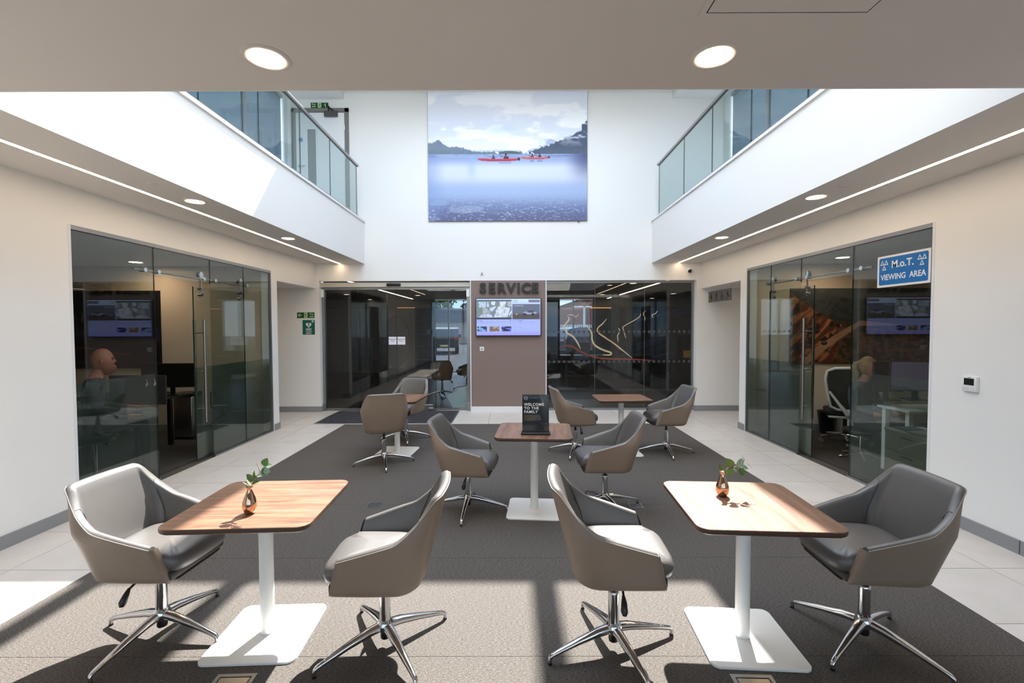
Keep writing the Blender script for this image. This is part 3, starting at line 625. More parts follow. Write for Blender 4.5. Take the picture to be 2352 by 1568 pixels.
# thermostat and MOT sign on the right side
t = thing('thermostat', 'white wall thermostat with dark display on the right wall', 'thermostat', (XR, 3.722, 1.22)); X = face('W')
mb = MB().rbox(-0.024, -0.06, -0.062, 0.0, 0.06, 0.062, 0.004, 2); put('case', mb, WHITEP, t)
put('display', MB().prism([(-0.042, -0.01), (0.040, -0.01), (0.040, 0.046), (-0.042, 0.046)], 0.024, 0.0246, X), mat('lcd', (36, 40, 34), 0.2), t)
for u in (-0.045, -0.026, -0.007, 0.035): put('button', MB().prism(circ(u, -0.038, 0.006, 10), 0.024, 0.0255, X), mat('button_grey'), t)
put('brand_mark', MB().prism([(-0.012, 0.051), (0.016, 0.051), (0.016, 0.055), (-0.012, 0.055)], 0.024, 0.0244, X), MATB, t)

# ------------------------------------------------------------------ office fronts (glass, sliding doors)
def office_front(nm, dn, x, s, y0, yA, yB_, yC, y1, d0, d1):
    """s = +1 when the atrium lies towards +X of the glass"""
    w = struct(nm, loc=(x, (y0 + y1) / 2, 0)); xg = x - s * 0.02; h = 0.006
    def pane(a, c, z0, z1):
        p = put('pane', MB().box(xg - h, a + 0.003, z0, xg + h, c - 0.003, z1), OFFG, w, world=True)
        put('pane_edge', MB().box(xg - h * 1.02, c - 0.003, z0, xg + h * 1.02, c - 0.0008, z1), EDGE, p, world=True)
        if z0 < 0.5:
            put('frosted_film', MB().box(xg - s * (h + 0.0016), a + 0.003, z0, xg - s * (h + 0.0004), c - 0.003, 1.195), FROST, p, world=True)
    pane(y0, yA, 0.02, 2.58); pane(yA, yB_, 2.27, 2.58); pane(yB_, yC, 0.02, 2.58); pane(yC, y1, 0.02, 2.58)
    f = MB().box(xg - 0.02, y0, 2.58, xg + 0.02, y1, 2.62).box(xg - 0.02, y1 - 0.02, 0, xg + 0.02, y1, 2.58).box(xg - 0.02, y0, 0, xg + 0.02, yA, 0.022).box(xg - 0.02, yB_, 0, xg + 0.02, y1, 0.022)
    put('frame', f, ALU, w, world=True)
    d = struct(dn, loc=(x, (d0 + d1) / 2, 0)); xd = xg - s * 0.05
    p = put('pane', MB().box(xd - h, d0, 0.015, xd + h, d1, 2.215), OFFG, d, world=True)
    put('pane_edge', MB().box(xd - h * 1.02, d0 - 0.003, 0.015, xd + h * 1.02, d0, 2.215).box(xd - h * 1.02, d1, 0.015, xd + h * 1.02, d1 + 0.003, 2.215), EDGE, p, world=True)
    put('frosted_film', MB().box(xd - s * (h + 0.0016), d0, 0.015, xd - s * (h + 0.0004), d1, 1.195), FROST, p, world=True)
    put('rail', MB().tube([(xd, yA - 0.21, 2.325), (xd, d1 + 0.1, 2.325)], 0.0125, 12), STEEL, d, world=True)
    for yy_ in (yA - 0.10, yA + 0.09, yB_ - 0.09, yB_ + 0.13, d1 + 0.03):
        put('rail_stop', MB().cyl((xd + s * 0.045, yy_, 2.325), (xd - s * 0.02, yy_, 2.325), 0.024, n=16), CHROME, d, world=True)
    for yy_ in (d0 + 0.13, d1 - 0.10):
        r = put('roller', MB().cyl((xd + s * 0.022, yy_, 2.375), (xd - s * 0.022, yy_, 2.375), 0.038, n=20), CHROME, d, world=True)
        put('hanger', MB().box(xd + s * 0.008, yy_ - 0.012, 2.09, xd + s * 0.016, yy_ + 0.012, 2.38), STEEL, r, world=True)
        for z in (2.20, 2.12): put('bolt', MB().cyl((xd + s * 0.03, yy_, z), (xd - s * 0.022, yy_, z), 0.02, n=14), CHROME, r, world=True)
    for k in (1, -1):
        xh = xd + s * k * 0.065; yh = d0 + 0.10
        q = put('door_handle', MB().tube([(xh, yh, 0.49), (xh, yh, 1.80)], 0.0155, 14), STEEL, d, world=True)
        for z in (0.66, 1.14, 1.63): put('standoff', MB().cyl((xd + s * k * 0.007, yh, z), (xh, yh, z), 0.009, n=10), STEEL, q, world=True)
office_front('window_1', 'door_1', XL, 1, 4.06, 5.02, 5.95, 6.69, 7.42, 5.70, 6.77)
office_front('window_2', 'door_2', XR, -1, 4.10, 5.08, 5.99, 6.69, 7.34, 5.80, 6.80)
struct('trim_3', MB().box(XL - 0.165, 7.414, 0, XL + 0.003, 7.44, 2.62).box(XL - 0.165, 4.04, 0, XL + 0.003, 4.066, 2.62), WHITESK)
struct('trim_4', MB().box(XR - 0.003, 7.334, 0, XR + 0.165, 7.36, 2.62).box(XR - 0.003, 4.08, 0, XR + 0.165, 4.106, 2.62), WHITESK)

t = thing('mot_sign', 'blue and white M.o.T. viewing area sign on the right office glass', 'sign', (XR + 0.012, 4.427, 2.2445)); X = face('W')
put('board', MB().prism(rrect(-0.30, -0.157, 0.30, 0.157, 0.004, 2), 0.0, 0.004, X), WHITEP, t)
put('blue_field', MB().prism(rrect(-0.277, -0.136, 0.277, 0.136, 0.016, 4), 0.004, 0.0046, X), mat('mot_blue', (0, 104, 176), 0.4), t)
m = text_mb('M.o.T.', 0.098, face('W', (0, 0, 0.058)), 0.0046, 0.0054, 0.0022, squeeze=1.0)
text_mb('VIEWING  AREA', 0.079, face('W', (0, 0, -0.062)), 0.0046, 0.0054, 0.0015, squeeze=0.90, mb=m)
put('lettering', m, WHITEP, t)
for cx_ in (-0.215, 0.212):
    m = MB()
    for dx, dz in ((-0.024, 0.052), (0.024, 0.052), (0.0, 0.0)):
        a = (cx_ + dx, 0.014 + dz); o_ = [(a[0] - 0.025, a[1]), (a[0] + 0.025, a[1]), (a[0], a[1] + 0.048)]; c_ = (a[0], a[1] + 0.018)
        i_ = [(c_[0] + (p[0] - c_[0]) * 0.55, c_[1] + (p[1] - c_[1]) * 0.55) for p in o_]
        for k in range(3): m.prism([o_[k], o_[(k + 1) % 3], i_[(k + 1) % 3], i_[k]], 0.0046, 0.0054, X)
    put('triangle_mark', m, WHITEP, t)
t = thing('toilet_sign', 'hanging brushed metal toilet sign with four pictograms', 'sign', (3.82, 8.44, 2.26)); X = face('W')
put('panel', MB().box(-0.006, -0.457, -0.105, 0.006, 0.457, 0.105), mat('sign_metal', (112, 108, 104), 0.45, 0.4), t)
m = MB(); u0 = -0.34
def stick(m, u, kind):
    m.prism(circ(u, 0.062, 0.013, 10), 0.006, 0.008, X)
    if kind == 0: m.prism([(u - 0.012, 0.045), (u + 0.012, 0.045), (u + 0.036, -0.03), (u - 0.036, -0.03)], 0.006, 0.008, X).prism([(u - 0.012, -0.03), (u + 0.012, -0.03), (u + 0.008, -0.085), (u - 0.008, -0.085)], 0.006, 0.008, X)
    if kind == 1:
        m.prism([(u - 0.026, 0.045), (u + 0.026, 0.045), (u + 0.014, -0.015), (u - 0.014, -0.015)], 0.006, 0.008, X)
        for k in (-1, 1): m.prism([(u + k * 0.002, -0.01), (u + k * 0.014, -0.015), (u + k * 0.032, -0.085), (u + k * 0.020, -0.085)], 0.006, 0.008, X)
    if kind == 2:
        for i in range(14):
            a, c_ = [math.radians(90 + 18 * (i + q)) for q in (0, 1)]
            m.prism([(u + 0.008 + r * math.cos(aa), -0.035 + r * math.sin(aa)) for aa, r in ((a, 0.047), (c_, 0.047), (c_, 0.036), (a, 0.036))], 0.006, 0.008, X)
        m.prism([(u - 0.008, 0.045), (u + 0.008, 0.045), (u + 0.008, -0.015), (u - 0.008, -0.015)], 0.006, 0.008, X).prism([(u, -0.005), (u + 0.04, -0.005), (u + 0.06, -0.06), (u + 0.045, -0.06), (u + 0.03, -0.018), (u, -0.018)], 0.006, 0.008, X)
    if kind == 3:
        m.prism([(u - 0.016, 0.045), (u + 0.012, 0.045), (u + 0.010, -0.015), (u - 0.014, -0.015)], 0.006, 0.008, X).prism([(u - 0.014, -0.015), (u - 0.004, -0.015), (u - 0.014, -0.09), (u - 0.024, -0.09)], 0.006, 0.008, X)
        m.prism([(u + 0.004, 0.03), (u + 0.012, 0.035), (u + 0.045, -0.01), (u + 0.036, -0.014)], 0.006, 0.008, X).prism([(u + 0.03, -0.01), (u + 0.06, -0.01), (u + 0.055, -0.05), (u + 0.034, -0.05)], 0.006, 0.008, X)
for k in range(4):
    m = MB(); stick(m, -0.33 + 0.22 * k, k); put('pictogram', m, MATB, t)
for k in (-1, 1): put('wire', MB().tube([(0, k * 0.36, 0.105), (0, k * 0.36, 0.195)], 0.003, 6), STEEL, t)
put('ceiling_fixing', MB().cyl((0, 0.36, 0.165), (0, 0.36, 0.19), 0.008).cyl((0, -0.36, 0.165), (0, -0.36, 0.19), 0.008), CHROME, t)

# ------------------------------------------------------------------ lobby glazing at the back
YG = 9.24
CREAM = mat('cream_aluminium', (196, 190, 178), 0.4)
d = struct('door_4', loc=(-2.35, YG, 0))
put('operator_box', MB().rbox(-3.925, YG - 0.10, 2.50, -0.86, YG + 0.05, 2.595, 0.006, 1), CREAM, d, world=True)
put('sensor', MB().rbox(-2.52, YG - 0.14, 2.515, -2.24, YG - 0.10, 2.575, 0.012, 2), BLACK, d, world=True)
put('jamb', MB().box(-3.90, YG - 0.04, 0, -3.80, YG + 0.03, 2.50).box(-0.93, YG - 0.04, 0, -0.855, YG + 0.03, 2.50), ALU, d, world=True)
put('transom', MB().box(-3.80, YG - 0.03, 2.455, -0.93, YG + 0.02, 2.50), ALU, d, world=True)
for a, c, yo in ((-3.80, -3.10, 0.0), (-3.13, -2.354, -0.03), (-2.348, -1.56, -0.03), (-1.585, -0.93, 0.0)):
    p = put('pane', MB().box(a, YG + yo - 0.006, 0.05, c, YG + yo + 0.006, 2.455), BACKG, d, world=True)
    put('pane_edge', MB().box(c - 0.002, YG + yo - 0.0062, 0.05, c, YG + yo + 0.0062, 2.455), EDGE, p, world=True)
    put('bottom_rail', MB().box(a, YG + yo - 0.014, 0.012, c, YG + yo + 0.014, 0.05), ALU, d, world=True)
for x in (-3.84, -0.90):
    put('hinge_box', MB().rbox(x - 0.035, YG - 0.075, 2.30, x + 0.035, YG - 0.03, 2.46, 0.005, 1), WHITEP, d, world=True)
    put('foot_cover', MB().rbox(x - 0.04, YG - 0.07, 0.0, x + 0.04, YG - 0.03, 0.16, 0.005, 1), ALU, d, world=True)
put('floor_lock', MB().rbox(-2.10, YG - 0.085, 0.005, -1.62, YG - 0.036, 0.13, 0.006, 1), STEEL, d, world=True)
put('lock_knob', MB().rbox(-1.70, YG - 0.11, 0.01, -1.60, YG - 0.086, 0.07, 0.006, 1), STEEL, d, world=True)
for cx_, l in ((-2.434, 'left one of two white automatic door notices on the sliding glass'), (-2.257, 'right one of two white automatic door notices on the sliding glass')):
    t = thing('door_notice', l, 'notice', (cx_, YG - 0.037, 1.424), 0, 'automatic door notices'); X = face('S')
    put('paper', MB().prism([(-0.079, -0.08), (0.079, -0.08), (0.079, 0.08), (-0.079, 0.08)], 0, 0.001, X), mat('notice_white', (222, 224, 230), 0.5), t)
    put('lettering', text_mb('Automatic\nDoor', 0.036, face('S', (0, 0, 0.012)), 0.001, 0.0014, 0.0004), MATB, t)
# etched sticker with an oval emblem low on the right leaf
t = thing('etched_sticker', 'pale etched sticker with an oval emblem low on the door glass', 'sticker', (-1.10, YG - 0.0065, 0.05)); X = face('S')
put('film', MB().prism([(-0.26, 0.25), (0.19, 0.47), (0.19, 0.0), (-0.13, 0.0)], 0, 0.0008, X), glass('etched_white', (225, 240, 238), 0.03, 0.62, (196, 216, 214)), t)
m = MB(); ca, sa = math.cos(0.45), math.sin(0.45); em = lambda u, v, w: X(0.07 + (u * ca - v * sa), 0.135 + (u * sa + v * ca), w)
for i in range(28):
    a, c_ = [2 * math.pi * (i + q) / 28 for q in (0, 1)]
    for r0, r1 in ((1.0, 0.93), (0.86, 0.83)): m.prism([(0.115 * r * math.cos(q), 0.062 * r * math.sin(q)) for q, r in ((a, r0), (c_, r0), (c_, r1), (a, r1))], 0.0008, 0.0012, em)
text_mb('LAND\nROVER', 0.048, em, 0.0008, 0.0012, 0.0008, mb=m, line=0.8)
put('emblem', m, mat('emblem_grey', (128, 150, 152), 0.5), t)

w = struct('window_7', loc=(2.15, YG, 0))
put('frame', MB().box(0.675, YG - 0.03, 2.575, 3.66, YG + 0.03, 2.62).box(0.675, YG - 0.03, 0, 3.66, YG + 0.03, 0.045).box(3.62, YG - 0.03, 0.045, 3.66, YG + 0.03, 2.575).box(0.675, YG - 0.03, 0.045, 0.69, YG + 0.03, 2.575), ALU, w, world=True)
for a, c in ((0.69, 1.663), (1.663, 2.667), (2.667, 3.62)):
    p = put('pane', MB().box(a + 0.002, YG - 0.006, 0.045, c - 0.002, YG + 0.006, 2.575), BACKG, w, world=True)
    put('pane_edge', MB().box(c - 0.002, YG - 0.0062, 0.045, c + 0.002, YG + 0.0062, 2.575), mat('silicone', (120, 122, 120), 0.4), p, world=True)
m = MB(); X = face('S', (0, YG - 0.0065, 0))
for k in range(29):
    for z in (1.592, 0.985): m.prism([(0.734 + 0.1015 * k - 0.024, z - 0.024), (0.734 + 0.1015 * k + 0.024, z - 0.024), (0.734 + 0.1015 * k + 0.024, z + 0.024), (0.734 + 0.1015 * k - 0.024, z + 0.024)], 0, 0.0006, X)
o = put('manifestation_dots', m, glass('dot_film', (190, 190, 190), 0.02, 0.42, (150, 150, 150)), w, world=True); o['kind'] = 'stuff'
# ------------------------------------------------------------------ offices behind the glass
OFFW = mat('office_cream', (206, 192, 172), 0.6)
DARKW = mat('dark_feature_wall', (26, 24, 24), 0.35)
def office(tag_, s, y0, y1, x0, x1):
    lo, hi = min(x0, x1), max(x0, x1)
    struct('wall_office_%s_back' % tag_, MB().box(lo, y1, 0, hi, y1 + 0.06, 2.72), OFFW)
    struct('wall_office_%s_front' % tag_, MB().box(lo, y0 - 0.06, 0, hi, y0, 2.72), OFFW)
    struct('wall_office_%s_side' % tag_, MB().box(x1, y0, 0, x1 + 0.06 * s, y1, 2.72), OFFW)
    struct('ceiling_office_%s' % tag_, MB().box(lo, y0 - 0.06, 2.70, hi, y1, 2.76), CEILP)
    struct('floor_office_%s' % tag_, MB().box(lo, y0, -0.011, hi, y1, 0.001), DARKFL)
    struct('baseboard_office_%s' % tag_, MB().box(lo, y1 - 0.012, 0, hi, y1, 0.105), GREYSK)
office('left', -1, 2.6, 7.45, XL - 0.16, -8.0)
office('right', 1, 2.6, 7.38, XR + 0.16, 8.0)
struct('wall_office_left_return', MB().box(XL - 0.16, 7.42, 0, XL - 0.10, 7.45, 2.7), OFFW)
downlight(-5.73, 6.94, 2.70, 'round downlight in the left office ceiling behind the glass', 'office downlights', LAMPO)
downlight(4.83, 6.70, 2.70, 'round downlight in the right office ceiling behind the glass', 'office downlights', LAMPO)

downlight(-5.25, 8.35, 2.475, 'round downlight inside the left corridor', 'corridor downlights')
downlight(5.05, 8.30, 2.45, 'round downlight inside the right corridor', 'corridor downlights')
def canyon(u, v):
    x = u * 2.6; y = v * 1.22
    c = np.ones(u.shape + (3,)) * np.array([88, 88, 84.0]); c = mixc(c, (70, 74, 72), sstep(0.4, 0.6, fbm(x * 3, y * 5, 5)))
    for k, (b, a, col) in enumerate([(0.20, 0.10, (66, 70, 68)), (0.38, 0.13, (54, 60, 54)), (0.55, 0.10, (72, 66, 48))]):
        rid = b + 0.10 * np.abs(x - 1.35) * (-1 if k == 0 else 0.3) + a * (fbm(x * 2.2 + 9 * k, x * 0, 4) - 0.5) * 2
        c = mixc(c, col, sstep(0, 0.02, y - rid)); c = mixc(c, (40, 46, 38), 0.6 * sstep(0, 0.02, y - rid) * sstep(0.45, 0.62, fbm(x * 22, y * 24 + k, 4)))
    sl = 0.06 + 0.62 * x + 0.08 * (fbm(x * 5, y * 5, 4) - 0.5); rock = sstep(0, 0.03, y - sl)
    st = fbm((x - y * 0.8) * 3.2, (x + y) * 15, 5); rc = mixc(np.ones(u.shape + (3,)) * np.array([92, 54, 34.0]), (176, 112, 72), sstep(0.42, 0.66, st)); rc = mixc(rc, (36, 26, 22), sstep(0.55, 0.70, fbm(x * 9, y * 12 + 40, 4)))
    c = np.where(rock[..., None] > 0.5, rc, c)
    rc2 = mixc(np.ones(u.shape + (3,)) * np.array([112, 80, 54.0]), (56, 54, 38), sstep(0.45, 0.6, fbm(x * 16, y * 18, 4))); low = sstep(0, 0.02, y - (0.62 + 0.20 * (x - 0.9) ** 2 * 0.3)); c = np.where((low * (x > 0.75))[..., None] > 0.5, rc2, c)
    rd = 1.18 - 0.62 * np.clip((x - 0.28) / 0.85, 0, 1) ** 0.8 + 0.05 * np.clip(x - 1.15, 0, 2); wd = 0.085 * np.clip(1.25 - x * 0.62, 0.12, 1)
    c = mixc(c, (186, 146, 110), sstep(wd, wd * 0.8, np.abs(y - rd)) * (x > 0.22) * (x < 1.75)); c = mixc(c, (140, 104, 76), 0.5 * sstep(wd, wd * 0.5, np.abs(y - rd)) * (x > 0.22) * (x < 1.75) * fbm(x * 12, y * 30, 3))
    car = ((x - 0.555) / 0.050) ** 2 + ((y - 0.88) / 0.034) ** 2 < 1; c = mixc(c, (44, 46, 50), car * 1.0); c = mixc(c, (120, 126, 134), (((x - 0.55) / 0.028) ** 2 + ((y - 0.862) / 0.010) ** 2 < 1) * 1.0)
    return c * 0.92
t = thing('canyon_mural', 'wide wall mural of a dirt road winding through a red canyon', 'mural', (5.78, 7.38, 1.69))
put('panel', MB().box(-1.30, -0.016, -0.612, 1.30, -0.001, 0.612), MATB, t)
printed('photo_print', 2.6, 1.22, 300, 150, canyon, face('S', (0, -0.0165, 0)), t, rough=0.55)
def night(u, v):
    x = u * 2.2; y = v * 1.26
    c = np.ones(u.shape + (3,)) * np.array([24, 24, 28.0]); c = mixc(c, (62, 46, 34), sstep(0.55, 0.2, x) * sstep(0.42, 0.6, fbm(x * 4, y * 22, 4))); c = mixc(c, (40, 44, 66), 0.7 * sstep(0.55, 0.65, y + 0.08 * np.sin(x * 3)) * sstep(0.95, 0.8, y))
    return mixc(c, (120, 26, 22), sstep(0.014, 0.006, np.abs(y - 0.98 - 0.05 * np.sin(x * 5))) * (x > 0.6) * (x < 1.7))
t = thing('dark_mural', 'dark night-time wall mural in the left office', 'mural', (-6.86, 7.45, 1.67))
put('panel', MB().box(-1.10, -0.016, -0.635, 1.10, -0.001, 0.635), MATB, t)
printed('photo_print', 2.2, 1.26, 120, 80, night, face('S', (0, -0.0165, 0)), t, rough=0.4)
t = thing('office_socket', 'small square white wall plate on the dark mural in the left office', 'socket', (-5.86, 7.43, 1.06))
put('plate', MB().rbox(-0.045, -0.012, -0.045, 0.045, 0.0, 0.045, 0.004, 1), mat('socket_plate', (150, 160, 180), 0.4), t); put('dot', MB().cyl((0, -0.012, 0), (0, -0.0135, 0), 0.008), MATB, t)

DESKT = mat('dark_desk_top', (44, 34, 28), 0.4)
def desk(label, x0, y0, x1, y1, z, top, leg):
    t = thing('office_desk', label, 'desk', ((x0 + x1) / 2, (y0 + y1) / 2, 0))
    put('desk_top', MB().rbox(x0, y0, z - 0.028, x1, y1, z, 0.004, 1), top, t, world=True)
    for a in (x0 + 0.06, x1 - (0.32 if x0 == -6.0 else 0.06)):
        for c in (y0 + 0.06, y1 - 0.06): put('leg', MB().box(a - 0.025, c - 0.025, 0.001, a + 0.025, c + 0.025, z - 0.028), leg, t, world=True)
    return t
def monitor(label, x, y, z, rz, w=0.54, h=0.32, scr=None):
    t = thing('monitor', label, 'monitor', (x, y, z), rz, 'office monitors')
    put('casing', MB().rbox(-w / 2, -0.014, 0.10, w / 2, 0.016, 0.10 + h, 0.005, 1), BLACK, t)
    put('display', MB().box(-w / 2 + 0.012, -0.0155, 0.115, w / 2 - 0.012, -0.0142, 0.088 + h), scr or MATB, t)
    put('stand', MB().box(-0.03, 0.016, 0.01, 0.03, 0.032, 0.24).rbox(-0.11, -0.07, 0.0, 0.11, 0.10, 0.012, 0.004, 1), BLACK, t)
desk('dark office desk beside the bin in the left office', -6.0, 5.95, -4.66, 6.62, 0.76, DESKT, BLACK)
monitor('black monitor facing away, nearer the left office door gap', -4.78, 6.38, 0.76, math.radians(188), 0.60, 0.34)
monitor('second black monitor partly behind another on the left office desk', -5.10, 6.52, 0.76, math.radians(176), 0.52, 0.33)
desk('dark desk behind the frosted glass panes of the left office', -5.3, 4.25, -4.55, 5.6, 0.76, DESKT, BLACK)
t = thing('pedal_bin', 'brushed steel pedal bin with black lid in the left office', 'bin', (-5.02, 6.98, 0.001))
put('body', MB().rbox(-0.15, -0.12, 0.02, 0.15, 0.12, 0.66, 0.03, 3), STEEL, t); put('lid', MB().rbox(-0.155, -0.125, 0.655, 0.155, 0.125, 0.71, 0.02, 2), BLACK, t); put('foot', MB().rbox(-0.15, -0.12, 0, 0.15, 0.12, 0.025, 0.01, 1), BLACK, t)
for k, x in enumerate((-4.30, -4.36)):
    t = thing('power_cable', ['black cable hanging under the left office desk nearer the door', 'black cable looping under the left office desk'][k], 'cable', (x, 7.2, 0.3))
    put('cord', MB().tube([(x - 0.25, 6.9, 0.72), (x - 0.28 - 0.1 * k, 7.1, 0.45), (x - 0.3, 7.25, 0.22 + 0.1 * k), (x - 0.55, 7.3, 0.12), (x - 0.8, 7.32, 0.06)], 0.007, 6), BLACK, t, world=True)
for k, (x, z) in enumerate(((-4.46, 1.02), (-4.36, 1.03))):
    t = thing('key_tag', ['left one of two small white key tags on the office desk screen', 'right one of two small white key tags on the office desk screen'][k], 'tag', (x, 5.52, z), 0, 'key tags')
    put('fob', MB().rbox(-0.012, -0.003, -0.035, 0.012, 0.003, 0.012, 0.003, 1, M=Matrix.Rotation(0.4, 4, 'Y')), WHITEP, t); put('cord', MB().tube([(0, 0, 0.012), (-0.012, 0, 0.05)], 0.0025, 5), WHITEP, t)
t = thing('desk_screen', 'dark fabric desk screen with two key tags in the left office', 'screen', (-4.52, 5.55, 0.76))
put('panel', MB().rbox(-0.42, -0.02, 0.0, 0.28, 0.0, 0.36, 0.006, 1), mat('dark_fabric', (38, 36, 36), 0.9), t)

# right office: cabinet with papers, desk, monitors, bin, pedestal, task chair
t = thing('low_cabinet', 'low white drawer cabinet behind the frosted glass of the right office', 'cabinet', (4.125, 4.25, 0.001))
put('carcass', MB().rbox(-0.17, -0.55, 0.0, 0.22, 0.55, 0.60, 0.004, 1), WHITEM, t); put('top', MB().rbox(-0.19, -0.56, 0.60, 0.23, 0.56, 0.622, 0.004, 1), WHITEM, t)
for k in range(3):
    for a in (-0.545, 0.005):
        q = put('drawer', MB().rbox(-0.186, a, 0.02 + 0.194 * k, -0.17, a + 0.54, 0.205 + 0.194 * k, 0.003, 1), WHITEM, t); put('handle', MB().box(-0.192, a + 0.2, 0.17 + 0.194 * k, -0.186, a + 0.34, 0.18 + 0.194 * k), ALU, q)
for k, (x, y, n, col, lab) in enumerate(((4.05, 4.44, 3, (206, 214, 224), 'short pile of white papers on the low office cabinet'), (4.06, 4.18, 6, (196, 206, 220), 'taller pile of pale brochures on the low office cabinet'), (4.10, 4.68, 2, (96, 128, 170), 'thin blue brochures on the far end of the low cabinet'))):
    t = thing('brochure_pile', lab, 'papers', (x, y, 0.623), 0.1 - 0.1 * k)
    for j in range(n): put('brochure', MB().box(-0.105 + 0.006 * (j % 2), -0.10 + 0.008 * (j % 3), 0.008 * j, 0.105, 0.10, 0.008 * j + 0.0065), mat('brochure_%d' % k, col, 0.5), t)
WHITED = mat('white_desk', (214, 212, 208), 0.45)
desk('white office desk below the canyon mural', 4.35, 4.98, 6.2, 5.42, 0.76, WHITED, WHITEM)
monitor('monitor with a dim lilac screen on the right office desk', 4.55, 5.12, 0.76 + 0.10, math.radians(-8), 0.56, 0.34, mat('lilac_display', (88, 84, 104), 0.3, emit=0.10))
monitor('small black monitor beside the lilac one on the right office desk', 4.40, 5.33, 0.76 + 0.06, math.radians(2), 0.36, 0.36)
t = thing('waste_bin', 'black tapered waste bin by the cream wall in the right office', 'bin', (4.985, 7.18, 0.001))
put('bucket', MB().lathe([(0.10, 0.0), (0.14, 0.34), (0.148, 0.345), (0.135, 0.34), (0.097, 0.012)], n=24), BLACK, t)
t = thing('pedestal', 'white drawer pedestal behind the task chair in the right office', 'cabinet', (5.36, 7.05, 0.001))
put('carcass', MB().rbox(-0.2, -0.28, 0, 0.2, 0.28, 0.70, 0.004, 1), WHITEM, t)
for k in range(3):
    q = put('drawer', MB().rbox(-0.195, -0.296, 0.02 + 0.226 * k, 0.195, -0.28, 0.235 + 0.226 * k, 0.003, 1), WHITEM, t); put('handle', MB().box(-0.05, -0.302, 0.2 + 0.226 * k, 0.05, -0.296, 0.212 + 0.226 * k), ALU, q)

t = thing('task_chair', 'white framed task chair with black mesh back in the right office', 'chair', (4.80, 6.55, 0.001), math.radians(150))
WF = mat('white_nylon', (206, 204, 198), 0.4); MESHM = mat('dark_mesh', (46, 44, 38), 0.8)
for k in range(5):
    a = math.radians(72 * k + 20); c, s_ = math.cos(a), math.sin(a)
    l = put('leg', MB().tube([(0.03 * c, 0.03 * s_, 0.125), (0.20 * c, 0.20 * s_, 0.105), (0.31 * c, 0.31 * s_, 0.085)], [0.026, 0.02, 0.014], 8), CHROME, t)
    put('caster', MB().cyl((0.31 * c - 0.026 * s_, 0.31 * s_ + 0.026 * c, 0.03), (0.31 * c - 0.008 * s_, 0.31 * s_ + 0.008 * c, 0.03), 0.03, n=14).cyl((0.31 * c + 0.008 * s_, 0.31 * s_ - 0.008 * c, 0.03), (0.31 * c + 0.026 * s_, 0.31 * s_ - 0.026 * c, 0.03), 0.03, n=14), mat('grey_caster', (120, 118, 114), 0.4), l)
put('gas_column', MB().cyl((0, 0, 0.10), (0, 0, 0.40), 0.026), BLACK, t)
put('seat', MB().rbox(-0.25, -0.25, 0.42, 0.25, 0.24, 0.50, 0.035, 3), mat('black_fabric', (30, 29, 28), 0.9), t)
put('seat_shell', MB().rbox(-0.22, -0.2, 0.385, 0.22, 0.22, 0.425, 0.015, 2), WF, t)
prof = [(0.20, 0.56), (0.225, 0.68), (0.245, 0.80), (0.265, 0.95), (0.245, 1.06), (0.16, 1.10), (0, 1.11)]
bx = lambda z: 0.25 + 0.10 * max(0, (z - 0.5)) ** 1.2 + 0.02 * math.sin((z - 0.5) * 6)
loop = [(-x, z) for x, z in prof] + [(x, z) for x, z in prof[::-1][1:]] + [(0.12, 0.52), (0, 0.51), (-0.12, 0.52)]
put('back_frame', MB().tube([(x, bx(z), z) for x, z in loop] + [(loop[0][0], bx(loop[0][1]), loop[0][1])], 0.021, 8, caps=False), WF, t)
m = MB(); n = len(loop); m.add([(x * 0.96, bx(z) + 0.004, z) for x, z in loop] + [(0, bx(0.8) + 0.02, 0.8)], [(i, (i + 1) % n, n) for i in range(n)]); put('back_mesh', m, MESHM, t)
put('back_support', MB().tube([(0, 0.16, 0.42), (0, 0.30, 0.46), (-0.10, 0.34, 0.60), (-0.22, 0.325, 0.78)], [0.03, 0.035, 0.022, 0.016], 8).tube([(0, 0.30, 0.46), (0.10, 0.34, 0.60), (0.22, 0.325, 0.78)], [0.033, 0.022, 0.016], 8), WF, t)

# ------------------------------------------------------------------ people in the offices
SKIN = mat('skin', (150, 92, 70), 0.55); SHIRT = mat('black_shirt', (30, 30, 33), 0.85); TROU = mat('dark_trousers', (36, 36, 42), 0.85)
def skin_mesh(verts, edges, root=0):
    me = bpy.data.meshes.new('figure'); me.from_pydata([v[:3] for v in verts], [], edges and [] or []); me.clear_geometry(); me.from_pydata([v[:3] for v in verts], edges, [])
    o = bpy.data.objects.new('figure', me); COL.objects.link(o)
    o.modifiers.new('s', 'SKIN'); sv = me.skin_vertices[0].data
    for i, v in enumerate(verts): sv[i].radius = (v[3], v[4] if len(v) > 4 else v[3]); sv[i].use_root = (i == root)
    u = o.modifiers.new('u', 'SUBSURF'); u.levels = 2; u.render_levels = 2
    r = bpy.data.meshes.new_from_object(o.evaluated_get(bpy.context.evaluated_depsgraph_get()))
    bpy.data.objects.remove(o, do_unlink=True); bpy.data.meshes.remove(me); return r
